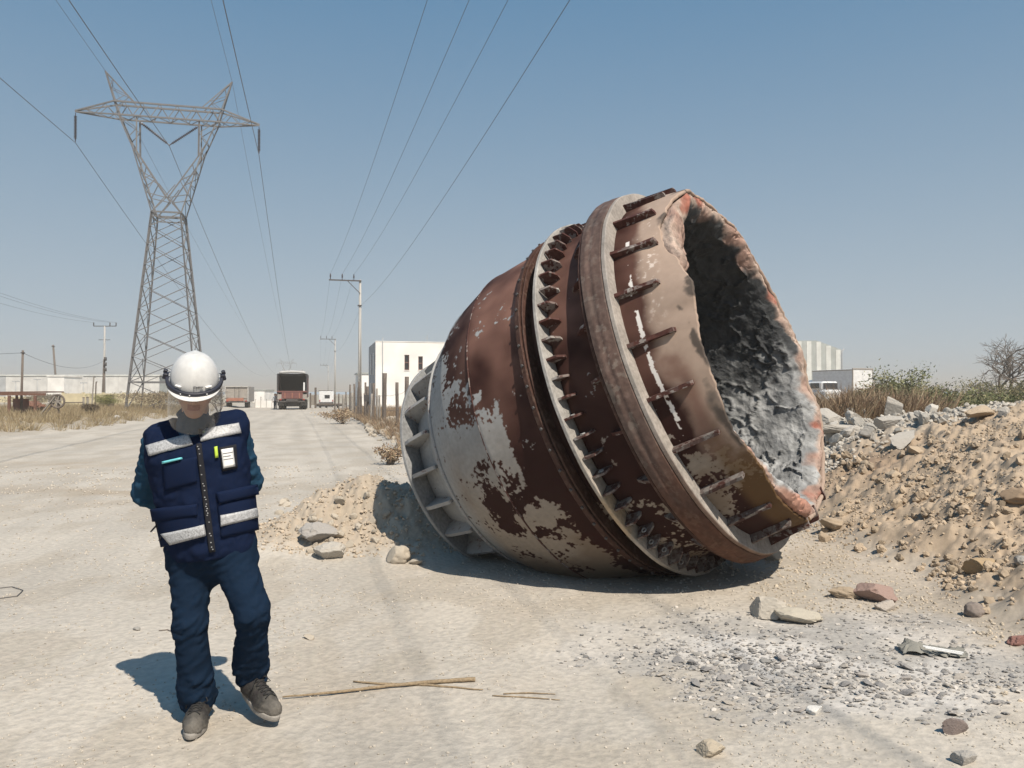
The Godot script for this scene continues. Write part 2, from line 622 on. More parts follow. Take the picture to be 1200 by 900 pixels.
func build_ground() -> void:
	var ang := []
	var a := -180.0
	while a < 180.01:
		ang.append(a)
		a += 4.0 if absf(a) > 60.0 else (1.0 if absf(a) > 50.0 else (0.5 if absf(a) > 37.0 else 0.11))
	ang[ang.size() - 1] = 180.0
	var rad := [0.02, 0.25, 0.5, 0.75, 1.0, 1.25]
	var r := 1.45
	while r < 9500.0:
		rad.append(r)
		r *= 1.0075 if r < 40.0 else (1.03 if r < 120.0 else 1.12)
	var nu := ang.size()
	var nv := rad.size()
	var P := PackedVector3Array()
	var C := PackedColorArray()
	P.resize(nu * nv)
	C.resize(nu * nv)
	var dirs := PackedVector2Array()
	for q in ang:
		dirs.append(Vector2(sin(deg_to_rad(q)), -cos(deg_to_rad(q))))
	var k := 0
	for j in nv:
		var rr: float = rad[j]
		for i in nu:
			var x: float = dirs[i].x * rr
			var z: float = dirs[i].y * rr
			var y := H(x, z) if rr < 400.0 else -0.0
			if rr < 14.0:
				y += fine.get_noise_2d(x, z) * (0.003 + 0.022 * clampf(bank(x, z) * 3.0 + small_mound(x, z) * 3.0, 0.0, 1.0))
			P[k] = Vector3(x, y, z)
			C[k] = ground_tint(x, z)
			k += 1
	var g := struct("ground", grid(P, nu, nv, PackedVector2Array(), C), M.ground)
	g.set_meta("label", "pale dusty dirt road and tan earth bank")
	# the strip of grey paving at the far left
	var Q := PackedVector3Array()
	for j in 6:
		for i in 16:
			var t := i / 15.0
			var x := lerpf(-26.0, -18.2 - 3.6 * (j / 5.0), t)
			var z := lerpf(-26.5, -34.0, j / 5.0) - 0.8 * (1.0 - t)
			Q.append(Vector3(x, H(x, z) + 0.035, z))
	struct("paved_strip", grid(Q, 16, 6), M.asphalt)


# ---------------------------------------------------------------- smooth bodies
class Field:
	var a := PackedVector3Array()
	var ab := PackedVector3Array()
	var il := PackedFloat32Array()
	var r0 := PackedFloat32Array()
	var dr := PackedFloat32Array()
	var kk := PackedFloat32Array()
	var ec := PackedVector3Array()
	var er := PackedVector3Array()
	var ek := PackedFloat32Array()
	var sc := PackedVector3Array()          # hollows
	var sr := PackedFloat32Array()
	var pn := PackedVector3Array()          # planes that cut
	var pd := PackedFloat32Array()
	var ripple: FastNoiseLite
	var amp := 0.0
	var more := []                          # heights where folds gather: Vector3(height, spread, gain)
	var stretch := Basis.IDENTITY

	func bone(p: Vector3, q: Vector3, rp: float, rq: float, k := 0.04) -> void:
		a.append(p); ab.append(q - p); il.append(1.0 / maxf((q - p).length_squared(), 1e-9))
		r0.append(rp); dr.append(rq - rp); kk.append(k)

	func egg(c: Vector3, r: Vector3, k := 0.03) -> void:
		ec.append(c); er.append(r); ek.append(k)

	func hollow(c: Vector3, r: float) -> void:
		sc.append(c); sr.append(r)

	func cut(n: Vector3, through: Vector3) -> void:      # keeps what lies against n
		pn.append(n.normalized()); pd.append(n.normalized().dot(through))

	func near(p: Vector3) -> float:
		var d := 1e6
		for i in a.size():
			var ap := p - a[i]
			var t := clampf(ap.dot(ab[i]) * il[i], 0.0, 1.0)
			var x := (ap - ab[i] * t).length() - r0[i] - dr[i] * t
			var k := kk[i]
			var h := k - absf(d - x)
			d = minf(d, x)
			if h > 0.0:
				d -= h * h * 0.25 / k
		for i in ec.size():
			var q := (p - ec[i]) / er[i]
			var l := q.length()
			var l2 := (q / er[i]).length()
			var x := l * (l - 1.0) / maxf(l2, 1e-6)
			var k := ek[i]
			var h := k - absf(d - x)
			d = minf(d, x)
			if h > 0.0:
				d -= h * h * 0.25 / k
		for i in sc.size():
			d = maxf(d, sr[i] - (p - sc[i]).length())
		if amp > 0.0 and absf(d) < 0.08:
			var rn := ripple.get_noise_3dv(stretch * p)
			var gain := 1.0
			for m in more:
				gain += m.z * exp(-pow((p.y - m.x) / m.y, 2.0))
			d -= (absf(rn) * 1.7 - 0.35) * amp * gain
		for i in pn.size():
			d = maxf(d, p.dot(pn[i]) - pd[i])
		return d

	func slope(p: Vector3) -> Vector3:
		var e := 0.004
		return Vector3(near(p + Vector3(e, 0, 0)) - near(p - Vector3(e, 0, 0)), near(p + Vector3(0, e, 0)) - near(p - Vector3(0, e, 0)), near(p + Vector3(0, 0, e)) - near(p - Vector3(0, 0, e))).normalized()

	func bounds() -> AABB:
		var lo := Vector3.ONE * 1e6
		var hi := -lo
		for i in a.size():
			var r := maxf(r0[i], r0[i] + dr[i]) + 0.03
			for p in [a[i], a[i] + ab[i]]:
				lo = lo.min(p - Vector3.ONE * r)
				hi = hi.max(p + Vector3.ONE * r)
		for i in ec.size():
			lo = lo.min(ec[i] - er[i] * 1.1)
			hi = hi.max(ec[i] + er[i] * 1.1)
		return AABB(lo, hi - lo)


func nets(f: Field, h: float, into: Dictionary, box := AABB(), tint = null) -> void:
	if box.size == Vector3.ZERO:
		box = f.bounds()
	var B := 4
	var nx := (int(ceil(box.size.x / h)) / B + 1) * B + 1
	var ny := (int(ceil(box.size.y / h)) / B + 1) * B + 1
	var nz := (int(ceil(box.size.z / h)) / B + 1) * B + 1
	var o := box.position
	var val := PackedFloat32Array()
	val.resize(nx * ny * nz)
	val.fill(1.0)
	var sy := nx
	var sz := nx * ny
	var busy := []
	var reach := h * B * 0.9 + f.amp + 0.012
	for bz in range(0, nz - 1, B):
		for by in range(0, ny - 1, B):
			for b_x in range(0, nx - 1, B):
				var c := f.near(o + Vector3(b_x + B * 0.5, by + B * 0.5, bz + B * 0.5) * h)
				if absf(c) > reach:
					if c < 0.0:
						for z in range(bz, bz + B + 1):
							for y in range(by, by + B + 1):
								for x in range(b_x, b_x + B + 1):
									var w := z * sz + y * sy + x
									if val[w] == 1.0:
										val[w] = -1.0
					continue
				busy.append(Vector3i(b_x, by, bz))
	for b in busy:
		for z in range(b.z, b.z + B + 1):
			for y in range(b.y, b.y + B + 1):
				for x in range(b.x, b.x + B + 1):
					var w: int = z * sz + y * sy + x
					if absf(val[w]) == 1.0:
						val[w] = f.near(o + Vector3(x, y, z) * h)
	var V: PackedVector3Array = into.v
	var C: PackedColorArray = into.c
	var I: PackedInt32Array = into.i
	var id := {}
	for b in busy:
		for z in range(b.z, b.z + B):
			for y in range(b.y, b.y + B):
				for x in range(b.x, b.x + B):
					var w: int = z * sz + y * sy + x
					var v0 := val[w]
					var v1 := val[w + 1]
					var v2 := val[w + sy]
					var v3 := val[w + sy + 1]
					var v4 := val[w + sz]
					var v5 := val[w + sz + 1]
					var v6 := val[w + sz + sy]
					var v7 := val[w + sz + sy + 1]
					var m := int(v0 < 0) + int(v1 < 0) + int(v2 < 0) + int(v3 < 0) + int(v4 < 0) + int(v5 < 0) + int(v6 < 0) + int(v7 < 0)
					if m == 0 or m == 8:
						continue
					var s := Vector3.ZERO
					var n := 0
					if (v0 < 0) != (v1 < 0): s += Vector3(v0 / (v0 - v1), 0, 0); n += 1
					if (v2 < 0) != (v3 < 0): s += Vector3(v2 / (v2 - v3), 1, 0); n += 1
					if (v4 < 0) != (v5 < 0): s += Vector3(v4 / (v4 - v5), 0, 1); n += 1
					if (v6 < 0) != (v7 < 0): s += Vector3(v6 / (v6 - v7), 1, 1); n += 1
					if (v0 < 0) != (v2 < 0): s += Vector3(0, v0 / (v0 - v2), 0); n += 1
					if (v1 < 0) != (v3 < 0): s += Vector3(1, v1 / (v1 - v3), 0); n += 1
					if (v4 < 0) != (v6 < 0): s += Vector3(0, v4 / (v4 - v6), 1); n += 1
					if (v5 < 0) != (v7 < 0): s += Vector3(1, v5 / (v5 - v7), 1); n += 1
					if (v0 < 0) != (v4 < 0): s += Vector3(0, 0, v0 / (v0 - v4)); n += 1
					if (v1 < 0) != (v5 < 0): s += Vector3(1, 0, v1 / (v1 - v5)); n += 1
					if (v2 < 0) != (v6 < 0): s += Vector3(0, 1, v2 / (v2 - v6)); n += 1
					if (v3 < 0) != (v7 < 0): s += Vector3(1, 1, v3 / (v3 - v7)); n += 1
					id[w] = V.size()
					var p := o + (Vector3(x, y, z) + s / n) * h
					V.append(p)
					C.append(tint.call(p) if tint is Callable else (tint if tint is Color else Color.WHITE))
	for w in id:
		var here := val[w] < 0.0
		for ax in 3:
			var st: int = [1, sy, sz][ax]
			if (val[w + st] < 0.0) == here:
				continue
			var s1: int = [sy, sz, 1][ax]
			var s2: int = [sz, 1, sy][ax]
			if not (id.has(w - s1) and id.has(w - s2) and id.has(w - s1 - s2)):
				continue
			var q0: int = id[w]
			var q1: int = id[w - s1]
			var q2: int = id[w - s1 - s2]
			var q3: int = id[w - s2]
			if here:
				I.append_array([q0, q2, q1, q0, q3, q2])
			else:
				I.append_array([q0, q1, q2, q0, q2, q3])
	into.v = V
	into.c = C
	into.i = I


func bag() -> Dictionary:
	return {"v": PackedVector3Array(), "c": PackedColorArray(), "i": PackedInt32Array()}


func bag_mesh(g: Dictionary, shift := Vector3.ZERO) -> ArrayMesh:
	var V: PackedVector3Array = g.v
	var I: PackedInt32Array = g.i
	var N := PackedVector3Array()
	N.resize(V.size())
	for k in range(0, I.size(), 3):
		var n := (V[I[k + 2]] - V[I[k]]).cross(V[I[k + 1]] - V[I[k]])
		N[I[k]] += n
		N[I[k + 1]] += n
		N[I[k + 2]] += n
	for k in V.size():
		N[k] = N[k].normalized()
		V[k] -= shift
	var arr := []
	arr.resize(Mesh.ARRAY_MAX)
	arr[Mesh.ARRAY_VERTEX] = V
	arr[Mesh.ARRAY_NORMAL] = N
	arr[Mesh.ARRAY_INDEX] = I
	arr[Mesh.ARRAY_COLOR] = g.c
	var m := ArrayMesh.new()
	m.add_surface_from_arrays(Mesh.PRIMITIVE_TRIANGLES, arr)
	return m


func field_part(called: String, f: Field, h: float, material: Material, parent: Node3D, tint = null) -> MeshInstance3D:
	var g := bag()
	nets(f, h, g, AABB(), tint)
	return part(called, bag_mesh(g, parent.position), material, parent)


func land(f: Field, u: float, v: float, start: float) -> Vector3:      # where a line of sight meets a body
	var r := ray(u, v).normalized()
	var t := start
	var best := 1e9
	var keep := EYE + r * start
	for i in 60:
		var p := EYE + r * t
		var d := f.near(p)
		if absf(d) < best:
			best = absf(d)
			keep = p
		if d < 0.0005 or t > start + 3.0:
			break
		t += maxf(d * 0.8, 0.0006)
	return keep


func patch(f: Field, q: Array, nu: int, nv: int, thick: float, puff := 0.0) -> Dictionary:    # a piece of cloth sewn on a body: q holds the corners bl, br, tr, tl
	var W := nu + 2
	var Hh := nv + 2
	var P := PackedVector3Array()
	for j in Hh:
		for i in W:
			var x := clampf((i - 1.0) / (nu - 1.0), 0.0, 1.0)
			var y := clampf((j - 1.0) / (nv - 1.0), 0.0, 1.0)
			var lo2: Vector2 = q[0].lerp(q[1], x)
			var hi2: Vector2 = q[3].lerp(q[2], x)
			var c := lo2.lerp(hi2, y)
			var p := land(f, c.x, c.y, 2.9)
			var n := f.slope(p)
			var edge := i == 0 or j == 0 or i == W - 1 or j == Hh - 1
			var k := -0.006 if edge else thick + puff * (1.0 - pow(absf(x * 2.0 - 1.0), 3.0)) * (1.0 - pow(absf(y * 2.0 - 1.0), 3.0))
			P.append(p + n * k)
	return {"p": P, "w": W, "h": Hh}


func sew(called: String, f: Field, px: Array, nu: int, nv: int, thick: float, material: Material, parent: Node3D, puff := 0.0) -> MeshInstance3D:
	var q := []
	for k in 4:
		q.append(Vector2(px[k * 2], px[k * 2 + 1]))
	var d := patch(f, q, nu, nv, thick, puff)
	var P: PackedVector3Array = d.p
	for k in P.size():
		P[k] -= parent.position
	return part(called, grid(P, d.w, d.h), material, parent)


# ---------------------------------------------------------------- the vessel
# Its own axes: y runs along the axis towards the mouth, z is uphill across it, x looks at the road.
func vp(th: float, r: float, s: float) -> Vector3:
	var t := deg_to_rad(th)
	return Vector3(r * sin(t), s, r * cos(t))


func shell_radius(s: float) -> float:
	var S := [-2.0, -1.75, -1.56, -1.50, -1.2, -0.80, -0.76, -0.45, -0.22, -0.14, 0.0, 0.05, 0.44, 0.66, 0.80, 1.0, 1.12, 1.4]
	var R := [0.90, 1.035, 1.21, 1.245, 1.43, 1.548, 1.562, 1.568, 1.568, 1.47, 1.47, 1.54, 1.52, 1.52, 1.505, 1.48, 1.458, 1.40]
	for i in S.size() - 1:
		if s <= S[i + 1]:
			return lerpf(R[i], R[i + 1], clampf((s - S[i]) / (S[i + 1] - S[i]), 0.0, 1.0))
	return R[R.size() - 1]


func lip(th: float) -> float:                        # how far the torn shell reaches at each angle
	var T0 := [-180.0, -165.0, -150.0, -132.0, -113.0, -103.0, -90.0, -69.0, -50.0, -32.0, -18.0, 0.0, 15.0, 28.0, 40.0, 50.0, 58.0, 66.0, 76.0, 84.0, 93.0, 107.0, 117.0, 130.0, 148.0, 165.0, 180.0]
	var L := [1.0, 0.98, 1.0, 1.03, 1.08, 1.05, 1.10, 1.08, 1.08, 1.10, 1.07, 1.06, 1.10, 1.16, 1.07, 1.03, 1.04, 1.14, 1.21, 1.17, 1.13, 1.11, 1.09, 1.11, 1.07, 1.04, 1.0]
	var x := wrapf(th, -180.0, 180.0)
	for i in T0.size() - 1:
		if x <= T0[i + 1]:
			var k: float = (x - T0[i]) / (T0[i + 1] - T0[i])
			return lerpf(L[i], L[i + 1], k * k * (3.0 - 2.0 * k)) + 0.010 * mid.get_noise_2d(x * 0.25, 4.0) + 0.006 * fine.get_noise_2d(x * 0.08, 2.0)
	return 1.0


func shell_paint() -> ImageTexture:
	var W := 1536
	var Hh := 512
	var a := noise_image(51, 0.006, 4, W, Hh).get_data()
	var b := noise_image(52, 0.018, 5, W, Hh).get_data()
	var c := noise_image(53, 0.11, 4, W, Hh).get_data()
	var streak := noise_image(54, 0.03, 4, W, 64).get_data()
	var out := PackedByteArray()
	out.resize(W * Hh * 3)
	var lut := PackedByteArray()
	for i in 1025:
		lut.append(int(round(Color(i / 1024.0, 0, 0).linear_to_srgb().r * 255.0)))
	var k := 0
	for y in Hh:
		var s := lerpf(1.30, -2.02, (y + 0.5) / Hh)
		for x in W:
			var th := (x + 0.5) / W * 360.0 - 180.0
			var n1 := a[k] / 255.0
			var n2 := b[k] / 255.0
			var n3 := c[k] / 255.0
			var st := streak[(y / 10) % 64 * W + x] / 255.0
			var sw := s + (n2 - 0.5) * 0.10
			var tw := th + (n2 - 0.5) * 22.0
			var q := 0.0                     # how likely the paint has come off down to the grey primer
			var up := smoothstep(95.0, 60.0, tw)
			if sw < -1.53:
				q = 0.95
			elif sw < -0.78:
				q = lerpf(0.84, lerpf(0.74, 0.24, up), smoothstep(-1.25, -0.95, sw))
				if tw > 105.0 and tw < 122.0 and sw > -1.12 and sw < -0.86:
					q = 0.53
			elif sw < -0.15:
				var strip := smoothstep(-0.42, -0.60, sw) * smoothstep(76.0, 86.0, tw) * smoothstep(122.0, 108.0, tw)
				var belly := smoothstep(112.0, 126.0, tw) * smoothstep(-0.22, -0.50, sw)
				q = maxf(0.14 + 0.10 * smoothstep(90.0, 110.0, tw), maxf(strip * 0.75, belly * 0.72))
			elif sw < 0.45:
				q = 0.10 + 0.38 * smoothstep(118.0, 140.0, tw)
			elif sw < 0.8:
				q = 0.16 + 0.42 * smoothstep(112.0, 125.0, tw) * smoothstep(155.0, 140.0, tw)
			else:
				q = 0.10 + 0.34 * smoothstep(118.0, 126.0, tw) * smoothstep(150.0, 138.0, tw)
			var flake := q + (n2 - 0.5) * 0.85 + (n1 - 0.5) * 0.35 + (n3 - 0.5) * 0.62
			var r := 0.0
			var g := 0.0
			var bl := 0.0
			if flake > 0.5:
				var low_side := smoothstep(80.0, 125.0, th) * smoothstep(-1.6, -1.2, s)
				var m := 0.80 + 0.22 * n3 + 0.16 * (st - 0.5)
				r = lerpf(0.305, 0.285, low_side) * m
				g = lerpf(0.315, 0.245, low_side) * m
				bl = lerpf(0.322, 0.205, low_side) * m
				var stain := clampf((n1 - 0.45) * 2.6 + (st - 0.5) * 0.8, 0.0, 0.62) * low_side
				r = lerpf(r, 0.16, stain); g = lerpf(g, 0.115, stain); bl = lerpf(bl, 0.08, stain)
				if flake < 0.53:
					r *= 0.62; g *= 0.55; bl *= 0.52
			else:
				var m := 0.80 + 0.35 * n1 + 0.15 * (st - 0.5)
				var dust := clampf(0.45 + (n1 - 0.5) * 1.3, 0.0, 0.9) * smoothstep(112.0, 70.0, th)  # dust, plus painted light: upper side brightened, shaded underside kept near-black
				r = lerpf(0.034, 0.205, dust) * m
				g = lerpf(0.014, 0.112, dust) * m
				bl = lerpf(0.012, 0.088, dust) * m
			if s > 0.70:
				# heat has burnt the paint towards the mouth
				var burnt := smoothstep(0.80, 0.90, s + (n2 - 0.5) * 0.07 + (n1 - 0.5) * 0.12) * smoothstep(132.0, 112.0, tw)
				var m := 0.85 + 0.25 * n1 + 0.10 * n3
				var scuff := smoothstep(0.70, 0.80, n3 + 0.4 * (n2 - 0.5)) * 0.22 * smoothstep(88.0, 70.0, th) * smoothstep(1.02, 0.95, s)
				r = lerpf(r, (0.345 + scuff) * m, burnt * 0.94); g = lerpf(g, (0.265 + scuff) * m, burnt * 0.94); bl = lerpf(bl, (0.215 + scuff) * m, burnt * 0.94)
				var red := smoothstep(84.0, 104.0, tw) * smoothstep(1.06, 0.95, s) * burnt
				r = lerpf(r, 0.13, red * 0.75); g = lerpf(g, 0.065, red * 0.75); bl = lerpf(bl, 0.05, red * 0.75)
				var oil := smoothstep(112.0, 130.0, tw) * smoothstep(0.85, 0.95, s)
				r = lerpf(r, 0.14, oil * 0.7); g = lerpf(g, 0.085, oil * 0.7); bl = lerpf(bl, 0.04, oil * 0.7)
				var soot := 0.0
				for z in [[24.0, 1.13, 7.0, 0.10], [47.0, 1.10, 5.0, 0.10], [76.0, 1.20, 5.5, 0.075], [90.0, 1.10, 5.0, 0.04], [112.0, 1.08, 9.0, 0.05], [10.0, 0.98, 6.0, 0.08]]:
					var dx: float = (tw - z[0]) / z[2]
					var dy: float = (sw - z[1]) / z[3]
					soot = maxf(soot, 1.0 - (dx * dx + dy * dy))
				soot = clampf(soot * (0.5 + 1.3 * n1) + (n3 - 0.5) * 0.25 * soot, 0.0, 0.85)
				r = lerpf(r, 0.05, soot); g = lerpf(g, 0.045, soot); bl = lerpf(bl, 0.042, soot)
				if absf(s - 0.775 + (n1 - 0.5) * 0.03) < 0.016 + 0.012 * (n3 - 0.5) and th > 52.0 and th < 118.0 and n2 > 0.44:
					r = 0.66; g = 0.64; bl = 0.62
			out[k * 3] = lut[int(clampf(r, 0.0, 1.0) * 1024.0)]
			out[k * 3 + 1] = lut[int(clampf(g, 0.0, 1.0) * 1024.0)]
			out[k * 3 + 2] = lut[int(clampf(bl, 0.0, 1.0) * 1024.0)]
			k += 1
	return ImageTexture.create_from_image(Image.create_from_data(W, Hh, false, Image.FORMAT_RGB8, out))


func ring_mesh(prof: Array, segs: int, tint: Callable, wob := 0.0) -> ArrayMesh:     # a turned ring with rounded corners; prof is Vector2(r, s), counter-clockwise from the inner low corner
	var P := PackedVector3Array()
	var C := PackedColorArray()
	var out := []
	var n := prof.size()
	for i in n:                                       # cut each corner
		var p: Vector2 = prof[i]
		var q0: Vector2 = prof[(i + n - 1) % n]
		var q1: Vector2 = prof[(i + 1) % n]
		var cut := minf(0.006, minf(p.distance_to(q0), p.distance_to(q1)) * 0.3)
		out.append(p + (q0 - p).normalized() * cut)
		out.append(p + (q1 - p).normalized() * cut)
	var loop := []
	for i in out.size():
		loop.append([out[i], out[(i + 1) % out.size()]])
	var st := SurfaceTool.new()
	st.begin(Mesh.PRIMITIVE_TRIANGLES)
	for e in loop:
		st.set_smooth_group(0)
		for i in segs:
			var t0 := 360.0 * i / segs - 180.0
			var t1 := 360.0 * (i + 1) / segs - 180.0
			var w0 := wob * mid.get_noise_2d(40.0 * sin(deg_to_rad(t0)) * 0.1, 40.0 * cos(deg_to_rad(t0)) * 0.1)
			var w1 := wob * mid.get_noise_2d(40.0 * sin(deg_to_rad(t1)) * 0.1, 40.0 * cos(deg_to_rad(t1)) * 0.1)
			var nrm2 := Vector2(e[1].y - e[0].y, -(e[1].x - e[0].x)).normalized()
			var quad4 := [[t0, e[0], w0], [t0, e[1], w0], [t1, e[1], w1], [t1, e[0], w1]]
			for k in [0, 1, 2, 0, 2, 3]:
				var z: Array = quad4[k]
				st.set_color(tint.call(z[0], z[1].x, z[1].y))
				st.set_normal(Vector3(nrm2.x * sin(deg_to_rad(z[0])), nrm2.y, nrm2.x * cos(deg_to_rad(z[0]))))
				st.add_vertex(vp(z[0], z[1].x + z[2], z[1].y))
	st.index()
	return st.commit()


func plate(poly: Array, w: float) -> SurfaceTool:     # a rib: poly is Vector2(r, s) in the plane through the axis, at angle 0
	var st := tool()
	var n := poly.size()
	var area := 0.0
	for i in n:
		var p: Vector2 = poly[i]
		var q: Vector2 = poly[(i + 1) % n]
		area += p.x * q.y - q.x * p.y
	var f := []
	for i in n:
		f.append(poly[i] if area < 0 else poly[n - 1 - i])
	# seen from +z of this frame, x = s, y = r
	var turned := []
	for p in f:
		turned.append(Vector2(p.y, p.x))
	turned.reverse()
	var h := w * 0.5
	prism(st, turned, w, Vector3.ZERO, Basis(Vector3.UP, Vector3.BACK, Vector3.RIGHT))
	return st


func build_vessel() -> void:
	var ax := Vector3(0.77438739, 0.34621105, 0.5295867).normalized()
	var up := (Vector3.UP - ax * ax.y).normalized()
	var side := ax.cross(up)
	var v := thing("furnace_vessel", "toppled giant steel furnace vessel, maroon paint peeling to grey, torn open mouth", "furnace vessel")
	v.transform = Transform3D(Basis(side, ax, up), Vector3(1.2121, 1.567, -7.2295))

	# shell, outside and inside, up to the torn lip
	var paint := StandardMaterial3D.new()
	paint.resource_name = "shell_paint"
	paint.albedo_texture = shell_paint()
	paint.roughness = 0.72
	paint.metallic_specular = 0.22
	paint.texture_repeat = true
	M.shell = paint
	var nu := 481
	var stations := []
	var s := -2.0
	while s < 0.999:
		stations.append(s)
		s += 0.02
	var nv := stations.size() + 14
	var P := PackedVector3Array()
	var U := PackedVector2Array()
	for j in nv:
		for i in nu:
			var th := 360.0 * i / (nu - 1) - 180.0
			var l := lip(th if i < nu - 1 else -180.0)
			var ss_: float
			var inward := 0.0
			if j < stations.size():
				ss_ = minf(stations[j], l - 0.06)
			elif j < stations.size() + 10:
				ss_ = maxf(stations[stations.size() - 1], lerpf(l - 0.06, l, (j - stations.size() + 1) / 10.0))
				ss_ = minf(ss_, l)
			else:
				var q := j - stations.size() - 9
				inward = [0.0, 0.012, 0.028, 0.034, 0.036][q]
				ss_ = l - [0.0, -0.004, 0.0, 0.02, 0.16][q]
			var r := shell_radius(ss_) - inward
			# dents, and the edge bent about where it tore
			var tt := deg_to_rad(th)
			var dn := Vector3(sin(tt) * 2.0, ss_ * 1.4, cos(tt) * 2.0)
			r += 0.012 * low.get_noise_3dv(dn * 3.0) + 0.004 * mid.get_noise_3dv(dn * 1.2)
			var torn := ss(0.86, 1.15, ss_)
			r += torn * (0.03 * mid.get_noise_2d(th * 0.04, 9.0) + 0.008 * mid.get_noise_2d(th * 0.13, 2.0))
			r -= torn * 0.055 * exp(-pow((th - 58.0) / 8.0, 2.0)) - torn * 0.035 * exp(-pow((th - 76.0) / 7.0, 2.0))
			P.append(vp(th, r, ss_))
			U.append(Vector2(float(i) / (nu - 1), (1.30 - ss_) / 3.32))
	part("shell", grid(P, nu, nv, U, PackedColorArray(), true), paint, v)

	# bottom plate with its rim, and the ribs behind it
	var grey := func(t, r, q): return Color(0.32, 0.325, 0.33) * (0.9 + 0.2 * mid.get_noise_2d(t * 0.05, r * 8.0 + q * 5.0))
	var st := tool(true)
	part("bottom_rim", ring_mesh([Vector2(0.86, -2.055), Vector2(1.108, -2.045), Vector2(1.108, -2.010), Vector2(0.86, -2.010)], 180, grey), M.flange, v)
	st = tool(true)
	lathe(st, [Vector2(0.0, -2.30), Vector2(0.3, -2.28), Vector2(0.6, -2.20), Vector2(0.88, -2.05)], 64)
	part("bottom_dome", st, M.primer, v)
	var low_rib := plate([Vector2(0.86, -2.012), Vector2(1.085, -2.012), Vector2(1.115, -1.93), Vector2(1.155, -1.68), Vector2(1.145, -1.665), Vector2(1.08, -1.665), Vector2(0.98, -1.78)], 0.034)
	low_rib.generate_normals()
	var low_mesh := low_rib.commit()
	for k in 20:
		var o := part("bottom_rib", low_mesh, M.primer, v)
		o.rotation.y = deg_to_rad(43.8 + 17.1 * k if k < 8 else 43.8 + 17.1 * 7.0 + (360.0 - 17.1 * 7.0) / 13.0 * (k - 7))

	# weld seams
	for w in [[-1.53, 0.016], [-0.775, 0.007]]:
		var pts := []
		for i in 241:
			var th := 1.5 * i
			var e: float = w[1] * (1.0 + 0.25 * fine.get_noise_2d(th * 0.3, w[0] * 9.0))
			pts.append(vp(th, shell_radius(w[0]) + e * 0.3, w[0] + 0.004 * mid.get_noise_2d(th * 0.06, 1.0)))
		st = tool(true)
		tube(st, pts, w[1], 6, false)
		part("weld_seam", st, M.primer if w[0] < -1.0 else M.maroon, v)

	# rings
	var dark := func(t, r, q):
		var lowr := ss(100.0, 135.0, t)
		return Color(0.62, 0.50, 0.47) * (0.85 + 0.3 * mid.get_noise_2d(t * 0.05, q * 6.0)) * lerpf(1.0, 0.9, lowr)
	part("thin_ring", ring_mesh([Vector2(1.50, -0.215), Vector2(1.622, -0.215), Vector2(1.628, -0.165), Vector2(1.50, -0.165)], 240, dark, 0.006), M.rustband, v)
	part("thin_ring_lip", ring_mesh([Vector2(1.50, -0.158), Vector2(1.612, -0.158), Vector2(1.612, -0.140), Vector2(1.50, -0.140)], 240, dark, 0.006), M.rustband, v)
	var bolt := tool()
	bx(bolt, Vector3.ZERO, Vector3(0.022, 0.02, 0.022), Basis(Vector3.UP, 0.5), 0.004)
	bolt.generate_normals()
	var bolt_mesh := bolt.commit()
	var ring_bolts := []
	for k in 60:
		var o := part("bolt", bolt_mesh, M.dark_metal, v)
		o.transform = Transform3D(Basis(Vector3.UP, deg_to_rad(6.0 * k + 2.0)) * Basis(Vector3.RIGHT, PI / 2), vp(6.0 * k + 2.0, 1.63, -0.19))
	var pale := func(t, r, q):
		var n := mid.get_noise_2d(t * 0.09, r * 12.0)
		var c := Color(0.40, 0.385, 0.365) * (0.95 + 0.35 * n)
		var sand := ss(118.0, 124.0, t) * ss(137.0, 131.0, t) + 0.3 * ss(95.0, 120.0, t)
		return c.lerp(Color(0.46, 0.36, 0.25), clampf(sand, 0.0, 1.0))
	part("ribbed_flange", ring_mesh([Vector2(1.45, 0.0), Vector2(1.669, 0.0), Vector2(1.669, 0.034), Vector2(1.45, 0.034)], 240, pale, 0.004), M.flange, v)

	# the many small ribs of that flange, each with a lifting hole drilled in some
	var small := [
		plate([Vector2(1.46, 0.030), Vector2(1.652, 0.030), Vector2(1.640, 0.125), Vector2(1.575, 0.165), Vector2(1.525, 0.160), Vector2(1.50, 0.06)], 0.018),
		plate([Vector2(1.46, 0.030), Vector2(1.640, 0.030), Vector2(1.628, 0.118), Vector2(1.560, 0.160), Vector2(1.522, 0.150), Vector2(1.50, 0.06)], 0.018)]
	var small_mesh := []
	for q in small:
		q.generate_normals()
		small_mesh.append(q.commit())
	for k in 65:
		var th := 53.8 + 5.54 * k
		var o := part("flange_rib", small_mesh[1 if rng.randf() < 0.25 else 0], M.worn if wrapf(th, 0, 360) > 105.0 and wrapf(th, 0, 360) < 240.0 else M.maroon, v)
		o.rotation = Vector3(rng.randf_range(-0.012, 0.012), deg_to_rad(th), 0)
		if rng.randf() < 0.3:
			st = tool(true)
			var pts := []
			for i in 9:
				var a := TAU * i / 8.0
				pts.append(Vector3(-0.012, 0.09 + 0.018 * sin(a), 1.595 + 0.018 * cos(a)))
			tube(st, pts, 0.0065, 5, false)
			part("ring_mark", st, M.primer, o)

	# the wide band: outer plate, two flanges, ribs fore and aft
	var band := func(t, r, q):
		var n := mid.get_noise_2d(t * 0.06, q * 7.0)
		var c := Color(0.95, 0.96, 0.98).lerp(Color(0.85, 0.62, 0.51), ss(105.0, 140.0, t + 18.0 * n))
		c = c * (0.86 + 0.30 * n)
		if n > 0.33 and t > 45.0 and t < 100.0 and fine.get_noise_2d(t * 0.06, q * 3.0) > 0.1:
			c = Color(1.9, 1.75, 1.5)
		return c
